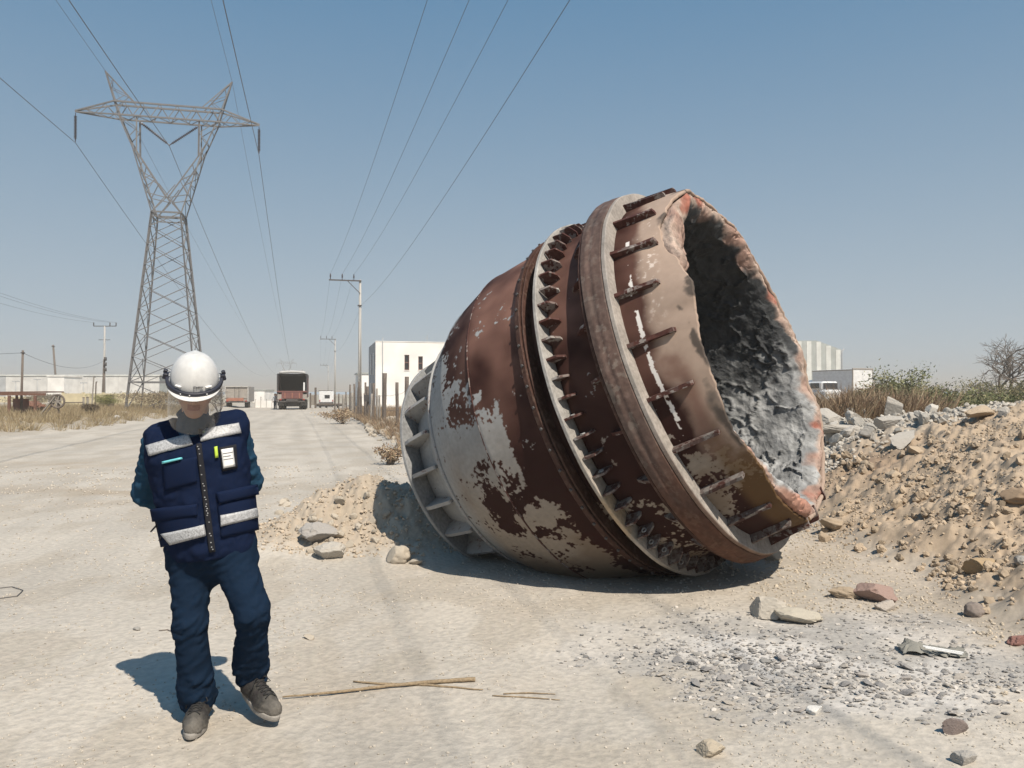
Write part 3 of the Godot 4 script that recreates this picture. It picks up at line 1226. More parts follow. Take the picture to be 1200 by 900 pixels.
	part("wide_band", ring_mesh([Vector2(1.60, 0.454), Vector2(1.668, 0.454), Vector2(1.671, 0.50), Vector2(1.660, 0.53), Vector2(1.662, 0.56), Vector2(1.648, 0.625), Vector2(1.60, 0.625)], 300, band, 0.006), M.rustband, v)
	var edge := func(t, r, q):
		var n := mid.get_noise_2d(t * 0.12, r * 10.0)
		var c := Color(0.375, 0.34, 0.31) * (0.95 + 0.3 * n)
		return c.lerp(Color(0.25, 0.16, 0.12) * (0.9 + 0.3 * n), ss(1.635, 1.645, r) * ss(100.0, 130.0, t))
	part("front_flange", ring_mesh([Vector2(1.45, 0.628), Vector2(1.645, 0.628), Vector2(1.641, 0.665), Vector2(1.45, 0.665)], 300, edge, 0.006), M.flange, v)
	part("rear_flange", ring_mesh([Vector2(1.45, 0.424), Vector2(1.655, 0.424), Vector2(1.655, 0.451), Vector2(1.45, 0.451)], 300, dark, 0.006), M.rustband, v)
	var fr := [
		plate([Vector2(1.40, 0.662), Vector2(1.582, 0.662), Vector2(1.528, 0.985), Vector2(1.500, 0.995), Vector2(1.40, 0.995)], 0.030),
		plate([Vector2(1.40, 0.662), Vector2(1.580, 0.662), Vector2(1.535, 0.88), Vector2(1.520, 1.005), Vector2(1.495, 1.012), Vector2(1.40, 1.01)], 0.030)]
	var fr_mesh := []
	for q in fr:
		q.generate_normals()
		fr_mesh.append(q.commit())
	var re := plate([Vector2(1.40, 0.427), Vector2(1.625, 0.427), Vector2(1.60, 0.36), Vector2(1.545, 0.29), Vector2(1.40, 0.27)], 0.026)
	re.generate_normals()
	var re_mesh := re.commit()
	for k in 24:
		var th := 42.0 + 14.85 * k if k < 9 else 42.0 + 14.85 * 8.0 + (360.0 - 14.85 * 8.0) / 16.0 * (k - 8)
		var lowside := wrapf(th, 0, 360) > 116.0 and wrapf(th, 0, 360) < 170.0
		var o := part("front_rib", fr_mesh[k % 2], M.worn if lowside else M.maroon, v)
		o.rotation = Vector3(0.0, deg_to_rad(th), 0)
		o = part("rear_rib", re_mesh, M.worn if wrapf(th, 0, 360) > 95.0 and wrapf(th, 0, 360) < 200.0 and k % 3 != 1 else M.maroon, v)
		o.rotation = Vector3(0.0, deg_to_rad(th + 5.0), 0)
	build_lining(v)


func build_lining(v: Node3D) -> void:
	# the refractory: a broken pinkish edge and a crusted, smoke-grey inside
	var nu := 541
	var nv := 166
	var P := PackedVector3Array()
	var C := PackedColorArray()
	for j in nv:
		for i in nu:
			var th := (360.0 * i / (nu - 1) - 180.0) if i < nu - 1 else -180.0
			var l := lip(th)
			var tt := deg_to_rad(th)
			var back := exp(-pow((th - 92.0) / 20.0, 4.0))                   # broken away behind the near edge
			var chunk := exp(-pow((th - 158.0) / 16.0, 4.0))
			var thick := 0.135 + 0.05 * mid.get_noise_2d(th * 0.03, 1.0) + 0.05 * chunk - 0.09 * back
			thick += 0.14 * exp(-pow((th - 49.0) / 18.0, 4.0))
			var e := l + 0.10 * exp(-pow((th - 51.0) / 13.0, 4.0)) - 0.012 - 0.26 * back + 0.05 * chunk + 0.03 * mid.get_noise_2d(th * 0.08, 6.0)
			var ro := shell_radius(l) - 0.034
			var ri := ro - thick
			var r: float
			var q: float
			var amp := 0.02
			if j < 8:                                   # under the shell, out to the edge
				r = ro - 0.004
				q = e - 0.30 * (1.0 - j / 8.0)
				amp = 0.0
			elif j < 26:                                # the broken face
				var k := (j - 8) / 18.0
				r = lerpf(ro, ri, k)
				q = e + 0.045 * sin(k * PI) * (0.6 + 0.8 * chunk) - 0.10 * k * k
				amp = 0.055 * minf(1.0, sin(clampf(k, 0.02, 1.0) * PI * 0.5 + 0.1))
			elif j < 150:                               # the inside
				var k := (j - 26) / 124.0
				r = ri - 0.02 * sin(k * PI)
				q = lerpf(e - 0.10, -1.25, pow(k, 1.15))
				r = minf(r, lerpf(shell_radius(maxf(q, -1.7)) - 0.16, r, 0.35))
				amp = 0.034
			else:
				var k := (j - 150) / 15.0
				r = lerpf(ri * 0.8, 0.0, k)
				q = -1.25 - 0.25 * sin(k * PI * 0.5)
				amp = 0.05
			var base := vp(th, r, q)
			var n := lump.get_noise_3dv(base * 1.1) * 0.9 + mid.get_noise_3dv(base * 1.4) * 0.6
			var crag := absf(lump.get_noise_3dv(base * 2.3 + Vector3(9, 0, 4)))
			var push := amp * (n - 0.5 * crag)
			if j >= 26 and j < 150:
				r += push + 0.010 * fine.get_noise_3dv(base * 1.1) + 0.009 * fine.get_noise_3dv(base * 0.5) - 0.030 * ss(0.06, 0.0, absf(lump.get_noise_3dv(base * 0.9 + Vector3(2, 7, 3))))
			elif j >= 8:
				q += push * 0.9 + 0.014 * fine.get_noise_3dv(base * 1.2) - 0.02 * ss(0.05, 0.0, absf(mid.get_noise_3dv(base * 3.5 + Vector3(5, 1, 3))))
				r += push * 0.3 * ss(8.0, 14.0, j)
			P.append(vp(th, maxf(r, 0.0), q))
			# colour of the material, with the shade of the upper interior painted in
			var w := mid.get_noise_3dv(base * 2.6 + Vector3(3, 5, 1))
			var w2 := fine.get_noise_3dv(base * 1.6)
			var pink := Color(0.42, 0.275, 0.225).lerp(Color(0.52, 0.41, 0.345), clampf(0.5 + 1.6 * w, 0.0, 1.0))
			pink = pink.lerp(Color(0.40, 0.155, 0.11), ss(0.1, 0.35, lump.get_noise_3dv(base * 0.8 + Vector3(20, 0, 0))))
			pink = pink.lerp(Color(0.50, 0.245, 0.175), chunk * 0.8)
			pink = pink * (0.92 + 0.3 * w2)
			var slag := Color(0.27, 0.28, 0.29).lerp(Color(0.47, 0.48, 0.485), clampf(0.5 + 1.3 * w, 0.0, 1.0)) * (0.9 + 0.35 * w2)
			# shade deep inside and high up painted near-black; lit lower lip kept ash-grey
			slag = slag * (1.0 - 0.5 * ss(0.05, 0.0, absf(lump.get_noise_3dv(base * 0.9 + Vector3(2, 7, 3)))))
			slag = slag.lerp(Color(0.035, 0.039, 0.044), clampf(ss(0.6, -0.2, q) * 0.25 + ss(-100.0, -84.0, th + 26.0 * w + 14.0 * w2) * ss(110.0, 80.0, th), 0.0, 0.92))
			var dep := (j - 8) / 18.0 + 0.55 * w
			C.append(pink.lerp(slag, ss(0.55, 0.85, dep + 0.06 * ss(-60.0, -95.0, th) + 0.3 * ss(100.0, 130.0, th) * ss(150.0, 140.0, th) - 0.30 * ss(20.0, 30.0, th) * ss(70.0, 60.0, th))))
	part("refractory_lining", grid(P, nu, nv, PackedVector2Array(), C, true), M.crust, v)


# ---------------------------------------------------------------- buildings, vehicles and posts
const ROAD := 0.2465                                 # the road runs off to the left by this angle, in radians


func frame_at(u: float, d: float) -> Vector3:
	return along(u, d)


func bxp(called: String, c: Vector3, size: Vector3, m: Material, parent: Node3D, bevel := 0.0) -> MeshInstance3D:
	var st := tool()
	bx(st, c, size, Basis.IDENTITY, bevel)
	return part(called, st, m, parent)


func wheel(called: String, c: Vector3, r: float, w: float, parent: Node3D) -> void:
	var st := tool(true)
	var b := Basis(Vector3.UP, Vector3.RIGHT, Vector3.FORWARD)
	lathe(st, [Vector2(r * 0.6, -w * 0.5), Vector2(r * 0.93, -w * 0.5), Vector2(r, -w * 0.35), Vector2(r, w * 0.35), Vector2(r * 0.93, w * 0.5), Vector2(r * 0.6, w * 0.5)], 20, Vector3.ZERO, b)
	var o := part(called, st, M.rubber, parent, c)
	st = tool()
	lathe(st, [Vector2(0, -w * 0.42), Vector2(r * 0.6, -w * 0.42), Vector2(r * 0.6, w * 0.42), Vector2(0, w * 0.42)], 16, Vector3.ZERO, b)
	part("rim", st, M.truck_grey, o)


func white_building() -> void:
	var p := along(440, 70)
	var b := thing("white_building", "two-storey white flat-roofed building with two slit windows beside the ribbed end of the vessel", "building", Vector3(p.x, 0.0, p.z), ROAD)
	var w := 17.0
	var dp := 8.6
	var h := 6.2
	# the front wall is laid round its openings
	var ops := [[2.55, 3.70, 0.42, 1.36], [3.78, 3.72, 0.40, 1.22]]
	var st := tool()
	var x := 0.0
	for o in ops:
		bx(st, Vector3((x + o[0]) * 0.5, h * 0.5, -0.15), Vector3(o[0] - x, h, 0.3))
		bx(st, Vector3(o[0] + o[2] * 0.5, o[1] * 0.5, -0.15), Vector3(o[2], o[1], 0.3))
		bx(st, Vector3(o[0] + o[2] * 0.5, (o[1] + o[3] + h) * 0.5, -0.15), Vector3(o[2], h - o[1] - o[3], 0.3))
		x = o[0] + o[2]
	bx(st, Vector3((x + w) * 0.5, h * 0.5, -0.15), Vector3(w - x, h, 0.3))
	part("front_wall", st, M.white_wall, b)
	for o in ops:
		var win := tool()
		for e in [[0.0, 0.0, 0.05, o[3]], [o[2] - 0.05, 0.0, 0.05, o[3]], [0.0, 0.0, o[2], 0.06], [0.0, o[3] - 0.06, o[2], 0.06], [0.0, o[3] * 0.5 - 0.04, o[2], 0.08]]:
			bx(win, Vector3(o[0] + e[0] + e[2] * 0.5, o[1] + e[1] + e[3] * 0.5, -0.12 - 0.001 * e[2]), Vector3(e[2], e[3], 0.08))
		var wo := part("window", win, M.window_frame, b)
		for k in 2:
			bxp("pane", Vector3(o[0] + o[2] * 0.5, o[1] + o[3] * (0.27 + 0.46 * k), -0.17), Vector3(o[2] - 0.09, o[3] * 0.42, 0.03), M.dark_pane, wo)
		bxp("sill", Vector3(o[0] + o[2] * 0.5, o[1] - 0.03, 0.02), Vector3(o[2] + 0.08, 0.05, 0.07), M.white_wall, wo)
	# side wall with a tall window, a lower wing beyond, roof and parapet
	st = tool()
	bx(st, Vector3(0.15, h * 0.5, -dp * 0.5 - 0.15), Vector3(0.3, h, dp - 0.302))
	part("side_wall", st, M.grey_wall, b)
	bxp("rear_wall", Vector3(w * 0.5, h * 0.5, -dp), Vector3(w, h, 0.298), M.white_wall, b)
	bxp("far_wall", Vector3(w - 0.15, h * 0.5, -dp * 0.5 - 0.15), Vector3(0.3, h, dp - 0.302), M.white_wall, b)
	bxp("roof", Vector3(w * 0.5, h - 0.25, -dp * 0.5), Vector3(w - 0.62, 0.15, dp - 0.62), M.concrete, b)
	for q in [[1.6, 3.3, 2.0, 0.9], [1.6, 0.4, 2.2, 0.9], [4.6, 0.4, 2.2, 1.0], [4.8, 3.4, 1.9, 0.9]]:
		bxp("side_window", Vector3(-0.01, q[1] + q[2] * 0.5, -q[0] - q[3] * 0.5), Vector3(0.05, q[2], q[3]), M.dark_pane, b)
	var cornice := tool()
	bx(cornice, Vector3(w * 0.5, h + 0.03, -0.14), Vector3(w + 0.06, 0.06, 0.36))
	part("coping", cornice, M.white_wall, b)
	var pipe := tool(true)
	tube(pipe, [Vector3(0.62, 0.3, 0.06), Vector3(0.62, h + 0.35, 0.06)], 0.035, 8)
	part("downpipe", pipe, M.grey_wall, b)
	var mast := tool()
	bar(mast, Vector3(5.0, h, -3.0), Vector3(5.0, h + 0.9, -3.0), 0.05)
	bar(mast, Vector3(4.75, h + 0.6, -3.0), Vector3(5.25, h + 0.6, -3.0), 0.03)
	part("aerial", mast, M.grey_wall, b)


func simple_block(called: String, label: String, u0: float, u1: float, vtop: float, d: float, depth: float, m: Material, turn := 0.0, band: Material = null) -> Node3D:
	var p := along(u0, d)
	var h := at(u0, vtop, d).y
	var w := (u1 - u0) / F * d
	var b := thing(called, label, "building" if called != "wall" else "wall", Vector3(p.x, 0, p.z), turn)
	bxp("wall", Vector3(w * 0.5, h * 0.5, -depth * 0.5), Vector3(w, h, depth), m, b)
	bxp("roof", Vector3(w * 0.5, h + 0.08, -depth * 0.5), Vector3(w + 0.3, 0.16, depth + 0.3), M.sheet_grey if band == null else band, b)
	return b


func left_buildings() -> void:
	# the long pale warehouse, panel by panel
	var d := 150.0
	var p := along(-30, d)
	var h := at(60, 440.5, d).y
	var w := (186.0 + 30.0) / F * d
	var b := thing("warehouse", "long low white warehouse behind the left roadside weeds", "building", Vector3(p.x, 0, p.z), 0.0)
	var n := 18
	for k in n:
		bxp("wall_panel", Vector3(w * (k + 0.5) / n, h * 0.5, -0.3), Vector3(w / n - 0.03, h, 0.3), M.grey_wall if k < 3 else M.panel_white, b)
	bxp("body", Vector3(w * 0.5, h * 0.49, -12.0), Vector3(w - 0.4, h * 0.96, 23.0), M.sheet_grey, b)
	bxp("roof_edge", Vector3(w * 0.5, h + 0.12, -11.9), Vector3(w + 0.4, 0.24, 23.8), M.sheet_white, b)
	bxp("lower_band", Vector3(w * 0.5, 0.55, -0.10), Vector3(w, 1.1, 0.08), M.yellow_wall, b)
	var k2 := simple_block("annex", "bright white windowless annex in front of the long warehouse wall", 56, 75, 441.2, 142, 6.0, M.white_wall, 0.0, M.white_wall)
	# boundary wall
	p = along(74, 78)
	h = 1.25
	w = 118.0 / F * 78.0
	b = thing("boundary_wall", "low yellowish boundary wall running behind the power pylon", "wall", p, 0.0)
	for k in 5:
		bxp("wall_bay", Vector3(w * (k + 0.5) / 5.0, h * 0.5 - 0.1, 0), Vector3(w / 5.0 - 0.14, h + 0.2, 0.16), M.yellow_wall, b)
	for k in 6:
		bxp("pier", Vector3(w * k / 5.0, h * 0.5 - 0.05, 0), Vector3(0.2, h + 0.3, 0.24), M.yellow_wall, b)
	# far low buildings either side of the road's end
	simple_block("flat_roofed_house", "small white flat-roofed house between the two far trucks", 296, 310, 457.5, 150, 6.0, M.white_wall)
	b = simple_block("white_shed", "plain white shed between the power pole and the white building", 420, 436, 438, 100, 7.0, M.white_wall, ROAD, M.sheet_grey)
	simple_block("grey_hall", "wide grey hall on the horizon behind the far trucks", 296, 330, 461.8, 190, 8.0, M.rust)
	p = along(299, 92)
	b = thing("low_wall", "low pale wall with posts between the trailer and the dump truck", "wall", p, 0.0)
	for k in 4:
		bxp("wall_bay", Vector3(0.65 * k + 0.35, 0.4, 0), Vector3(0.58, 0.8, 0.12), M.white_wall, b)
	for k in 5:
		bxp("pier", Vector3(0.65 * k + 0.02, 0.5, 0), Vector3(0.07, 1.0 + (0.55 if k == 1 else 0.0), 0.14), M.concrete, b)

	# the rusty open shed at the far left
	p = along(24, 45)
	b = thing("open_shed", "low rusty open shed with a thin flat roof at the left edge", "shed", p, 0.05)
	var st := tool()
	bx(st, Vector3(0.05, 1.33, -0.9), Vector3(2.8, 0.07, 2.0), Basis(Vector3.BACK, 0.01))
	part("roof", st, M.rust, b)
	st = tool()
	bx(st, Vector3(0.05, 1.21, 0.06), Vector3(2.76, 0.14, 0.07))
	part("beam", st, M.rust, b)
	for x in [-1.25, -0.58, 0.85]:
		bxp("post", Vector3(x, 0.55, 0.06), Vector3(0.13, 1.16, 0.12), M.rust, b)
	for x in [-1.2, 1.2]:
		bxp("post", Vector3(x, 0.55, -1.8), Vector3(0.1, 1.2, 0.1), M.rust, b)
	bxp("back_panel", Vector3(-0.85, 0.5, -1.6), Vector3(0.9, 0.9, 0.05), M.brick, b)
	p = along(34, 47.5)
	b = thing("brick_stack", "stack of red bricks under the rusty open shed", "bricks", p, 0.1)
	var br := BoxMesh.new()
	for j in 9:
		for k in 6:
			if j > 6 and k in [0, 5]:
				continue
			st = tool()
			bx(st, Vector3.ZERO, Vector3(0.27, 0.085, 0.13))
			var o := part("brick", st, M.brick, b, Vector3(-0.72 + 0.29 * k + 0.1 * (j % 2) + rng.randf_range(-0.02, 0.02), 0.05 + 0.095 * j, rng.randf_range(-0.03, 0.03)))
			o.rotation.y = rng.randf_range(-0.06, 0.06)
	# an old wheel on a post, with a leaning plank
	p = along(68.5, 42)
	b = thing("wheel_on_post", "old round wheel fixed to a wooden post with a plank leaning on it", "wheel", p, 0.12)
	st = tool(true)
	var pts := []
	for k in 25:
		pts.append(Vector3(0.34 * cos(TAU * k / 24.0), 0.86 + 0.34 * sin(TAU * k / 24.0), 0.1))
	tube(st, pts, 0.055, 8, false)
	part("tyre", st, M.wood, b)
	st = tool()
	for k in 3:
		var c := Vector3(0, 0.86, 0.1)
		var e := Vector3(cos(PI * k / 3.0 + 0.3), sin(PI * k / 3.0 + 0.3), 0) * 0.33
		bar(st, c - e + Vector3(0, 0, 0.004 * k), c + e + Vector3(0, 0, 0.004 * k), 0.05)
	part("spokes", st, M.pale_wood, b)
	bxp("post", Vector3(0.0, 0.6, 0), Vector3(0.11, 1.25, 0.1), M.wood, b)
	st = tool()
	bar(st, Vector3(-0.9, 0.02, 0.22), Vector3(-0.1, 1.12, 0.16), 0.14, 0.05)
	part("plank", st, M.pale_wood, b)
	st = tool()
	bar(st, Vector3(-0.75, 0.0, 0.05), Vector3(0.05, 1.15, 0.04), 0.09, 0.07)
	part("plank", st, M.wood, b)
	st = tool(true)
	tube(st, [Vector3(0.3, 0.78, -0.02), Vector3(1.2, 0.80, -0.02)], 0.03, 6)
	part("rail", st, M.wood, b)
	# thin posts left of the pylon
	var pp := [[108.5, 60, 2.6, 0.08, "pale"], [112.0, 62, 2.2, 0.09, "dark"], [98.0, 55, 0.95, 0.12, "pale"], [103.0, 55, 1.05, 0.12, "pale"], [129.0, 64, 1.2, 0.5, "dark"]]
	var words := ["tall thin pale post left of the pylon among weeds", "dark thin post standing close beside the tall pale post", "short pale stump leaning by the yellow wall", "short pale stump, right one of the pair by the yellow wall", "dark squat box-like block at the foot of the pylon's left side"]
	for k in pp.size():
		var q: Array = pp[k]
		p = along(q[0], q[1])
		b = thing("post" if k < 4 else "box", words[k], "post" if k < 4 else "box", p, 0.3 * k)
		st = tool()
		bx(st, Vector3(0, q[2] * 0.5 - 0.1, 0), Vector3(q[3], q[2] + 0.2, q[3] if k < 4 else 0.35), Basis(Vector3.BACK, 0.03 * (k - 2)), 0.015)
		part("shaft", st, M.pale_wood if q[4] == "pale" else M.wood, b)
		bxp("cap", Vector3(-0.03 * (k - 2) * q[2], q[2] + 0.0, 0), Vector3(q[3] * 1.15, 0.05, (q[3] if k < 4 else 0.35) * 1.15), M.wood, b)
	# lamp posts before the warehouse
	for q in [[18.5, 447.2, "lamp post before the pale warehouse, leftmost of three"], [43.5, 444.8, "lamp post before the pale warehouse, middle one of three"], [98.0, 449.0, "lamp post before the pale warehouse, rightmost of three"]]:
		p = along(q[0], 132)
		var top := at(q[0], q[1], 132).y
		b = thing("lamp_post", q[2], "lamp post", p, 0.0, "lamp posts by the warehouse")
		st = tool(true)
		tube(st, [Vector3(0, 0, 0), Vector3(0, top, 0)], [0.07, 0.045], 8)
		part("pole", st, M.grey_wall, b)
		for s in [-1, 1]:
			bxp("lamp_head", Vector3(0.3 * s, top + 0.02, 0), Vector3(0.5, 0.12, 0.25), M.grey_wall, b)


func dump_truck() -> void:
	var p := along(342.5, 80)
	var t := thing("dump_truck", "red dump truck seen from behind with its dark covered bed open", "truck", p, ROAD * 0.92)
	var w := 2.95
	bxp("chassis", Vector3(0, 0.95, -3.0), Vector3(1.1, 0.25, 7.6), M.dark_metal, t)
	for s in [-1, 1]:
		bxp("bed_side", Vector3(s * (w * 0.5 - 0.05), 2.35, -2.6), Vector3(0.1, 2.2, 5.2), M.truck_red, t)
		bxp("corner_post", Vector3(s * (w * 0.5 - 0.06), 2.45, 0.02), Vector3(0.15, 2.3, 0.14), M.tarp_shaded, t)
		bxp("tail_lamp", Vector3(s * 1.12, 1.02, 0.10), Vector3(0.16, 0.12, 0.06), M.red_lamp, t)
		bxp("side_plate", Vector3(s * 1.12, 1.30, 0.07), Vector3(0.62, 0.50, 0.06), M.truck_grey, t)
		bxp("mud_flap", Vector3(s * 1.12, 0.62, 0.02), Vector3(0.62, 0.42, 0.03), M.rubber, t)
		for z in [-0.75, -2.1, -6.3]:
			wheel("wheel", Vector3(s * 1.18, 0.5, z), 0.5, 0.3, t)
			if z > -3.0:
				wheel("wheel", Vector3(s * 0.82, 0.5, z), 0.5, 0.3, t)
	bxp("bed_floor", Vector3(0, 1.2, -2.6), Vector3(w - 0.22, 0.12, 5.2), M.dark_metal, t)
	bxp("bed_front", Vector3(0, 2.4, -5.15), Vector3(w - 0.06, 2.34, 0.1), M.tarp_shaded, t)
	bxp("axle", Vector3(0, 0.52, -0.75), Vector3(1.7, 0.42, 0.5), M.dark_metal, t)
	bxp("tailgate", Vector3(0, 1.42, 0.09), Vector3(w - 0.9, 0.62, 0.1), M.truck_red, t)
	bxp("tailgate_rail", Vector3(0, 1.82, 0.07), Vector3(w - 0.05, 0.14, 0.16), M.truck_red, t)
	for x in [-0.7, 0.0, 0.7]:
		bxp("tailgate_rib", Vector3(x, 1.42, 0.155), Vector3(0.08, 0.58, 0.05), M.truck_orange, t)
	bxp("bumper", Vector3(0, 0.82, 0.05), Vector3(w - 0.5, 0.16, 0.12), M.dark_metal, t)
	bxp("white_board", Vector3(w * 0.5 - 0.32, 2.32, 0.1), Vector3(0.16, 0.85, 0.04), M.truck_white, t)
	# stretched cover on hoops
	var st := tool()
	for s in [-1, 1]:
		bx(st, Vector3(s * (w * 0.5 - 0.01), 3.42, -2.6), Vector3(0.04, 0.30, 5.2))
	bx(st, Vector3(0, 3.60, -2.6), Vector3(w - 0.06, 0.05, 5.3))
	part("cover", st, M.tarp_shaded, t)
	st = tool(true)
	var pts := []
	for k in 9:
		var x := lerpf(-1.0, 1.0, k / 8.0)
		pts.append(Vector3(x * (w * 0.5 - 0.2), 3.72 + 0.10 * (1.0 - x * x), 0.0))
	tube(st, pts, 0.13, 7)
	part("rolled_tarp", st, M.tarp, t)
	for x in [-0.95, 1.0]:
		bxp("hoop_stub", Vector3(x, 3.95, -0.3), Vector3(0.07, 0.24, 0.07), M.tarp, t)
	bxp("cab", Vector3(0, 1.9, -6.6), Vector3(2.3, 2.0, 1.9), M.truck_red, t, 0.15)
	bxp("cab_rear_window", Vector3(0, 2.4, -5.63), Vector3(1.3, 0.55, 0.03), M.dark_pane, t)


func trailer() -> void:
	var p := along(277.5, 90)
	var t := thing("box_trailer", "grey brown box trailer with double rear doors and orange lower panel parked by the road", "trailer", p, ROAD * 0.9)
	var w := 2.5
	bxp("box", Vector3(0, 1.55, -3.5), Vector3(w, 1.75, 6.8), M.truck_grey, t)
	bxp("roof_rail", Vector3(0, 2.41, 0.0), Vector3(w + 0.05, 0.1, 0.2), M.concrete, t)
	for s in [-1, 1]:
		bxp("rear_door", Vector3(s * 0.58, 1.72, -0.07), Vector3(1.12, 1.28, 0.06), M.truck_grey, t)
		bxp("frame_post", Vector3(s * (w * 0.5 - 0.04), 1.6, 0.0), Vector3(0.12, 1.7, 0.14), M.concrete, t)
		bxp("lock_bar", Vector3(s * 0.22, 1.72, -0.02), Vector3(0.04, 1.25, 0.04), M.dark_metal, t)
		bxp("tail_lamp", Vector3(s * 1.0, 0.78, 0.08), Vector3(0.2, 0.1, 0.05), M.red_lamp, t)
		for z in [-1.0, -2.2]:
			wheel("wheel", Vector3(s * 1.0, 0.42, z), 0.42, 0.42, t)
	bxp("lower_panel", Vector3(-0.25, 0.95, 0.0), Vector3(w - 0.55, 0.34, 0.1), M.truck_orange, t)
	bxp("bumper", Vector3(0, 0.66, 0.0), Vector3(w, 0.14, 0.12), M.dark_metal, t)


func far_vehicles() -> void:
	var p := along(382.5, 98)
	var t := thing("white_truck", "white box-shaped truck far down the road right of the dump truck", "truck", p, ROAD)
	bxp("box", Vector3(0, 1.15, -1.6), Vector3(1.75, 1.55, 3.2), M.truck_white, t, 0.04)
	bxp("rear_window", Vector3(0.1, 1.25, 0.01), Vector3(0.62, 0.42, 0.04), M.dark_pane, t)
	bxp("roof_rack", Vector3(-0.1, 1.98, -1.2), Vector3(1.7, 0.06, 2.2), M.dark_metal, t)
	bxp("bumper", Vector3(0, 0.5, 0.06), Vector3(1.7, 0.16, 0.1), M.dark_metal, t)
	for s in [-1, 1]:
		bxp("tail_lamp", Vector3(s * 0.78, 0.75, 0.02), Vector3(0.1, 0.22, 0.05), M.red_lamp, t)
		for z in [-0.6, -2.5]:
			wheel("wheel", Vector3(s * 0.75, 0.32, z), 0.32, 0.22, t)
	p = along(386, 90)
	t = thing("flatbed_trailer", "low dark flatbed trailer in front of the white box-shaped truck", "trailer", p, 0.0)
	bxp("deck", Vector3(0, 0.42, -0.8), Vector3(3.3, 0.14, 1.9), M.wood, t)
	bxp("skirt", Vector3(0, 0.27, 0.06), Vector3(3.2, 0.18, 0.08), M.dark_metal, t)
	for x in [-1.1, -0.4, 0.9]:
		st_wheel(t, x)
	p = along(367.5, 88)
	t = thing("gate_post", "pair of dark gate posts with a board right of the dump truck", "gate", p, 0.0)
	bxp("post", Vector3(-0.35, 0.85, 0), Vector3(0.16, 1.7, 0.16), M.wood, t, 0.02)
	bxp("post", Vector3(0.22, 1.15, 0), Vector3(0.2, 2.3, 0.2), M.wood, t, 0.02)
	bxp("board", Vector3(-0.06, 0.9, 0.02), Vector3(0.36, 1.1, 0.05), M.pale_wood, t)
	# right-hand side
	p = along(1011, 80)
	var base := 0.25
	t = thing("box_truck", "white box truck behind the bushes on the right", "truck", Vector3(p.x, base, p.z), 0.42)
	var w := 2.75
	bxp("box", Vector3(0, 2.45, -2.7), Vector3(w, 2.75, 5.4), M.truck_white, t, 0.05)
	bxp("rear_frame", Vector3(0, 3.86, 0.02), Vector3(w + 0.06, 0.12, 0.1), M.truck_grey, t)
	for s in [-1, 1]:
		bxp("rear_frame", Vector3(s * w * 0.5, 2.45, 0.02), Vector3(0.09, 2.72, 0.1), M.truck_grey, t)
		bxp("rear_door", Vector3(s * 0.66, 2.43, 0.02), Vector3(1.28, 2.6, 0.05), M.truck_white, t)
		for z in [-1.0, -4.6]:
			wheel("wheel", Vector3(s * 1.15, 0.45, z), 0.45, 0.32, t)
	bxp("rear_panel", Vector3(0, 1.85, 0.055), Vector3(w - 0.3, 0.05, 0.02), M.truck_grey, t)
	bxp("bumper", Vector3(0, 0.85, 0.0), Vector3(w, 0.2, 0.16), M.dark_metal, t)
	bxp("cab", Vector3(0, 1.75, -6.4), Vector3(2.3, 2.1, 1.9), M.truck_white, t, 0.18)
	bxp("side_trim", Vector3(-w * 0.5 - 0.01, 3.75, -2.7), Vector3(0.04, 0.1, 5.3), M.truck_grey, t)
	p = along(976.5, 72)
	t = thing("white_van", "white van with dark windows in front of the white box truck", "van", Vector3(p.x, base, p.z), 0.25)
	bxp("body", Vector3(0, 1.2, -1.9), Vector3(1.85, 1.0, 4.2), M.truck_white, t, 0.16)
	bxp("cabin", Vector3(0, 2.05, -2.1), Vector3(1.72, 0.85, 3.4), M.truck_white, t, 0.16)
	bxp("windscreen", Vector3(0, 2.05, -0.39), Vector3(1.48, 0.56, 0.04), M.dark_pane, t, 0.02)
	for s in [-1, 1]:
		bxp("side_window", Vector3(s * 0.865, 2.08, -1.5), Vector3(0.03, 0.5, 1.3), M.dark_pane, t)
		bxp("headlight", Vector3(s * 0.7, 1.25, 0.2), Vector3(0.3, 0.18, 0.06), M.truck_grey, t)
		for z in [-0.6, -3.1]:
			wheel("wheel", Vector3(s * 0.82, 0.4, z), 0.4, 0.24, t)


func st_wheel(t: Node3D, x: float) -> void:
	wheel("wheel", Vector3(x, 0.22, -0.3), 0.22, 0.18, t)


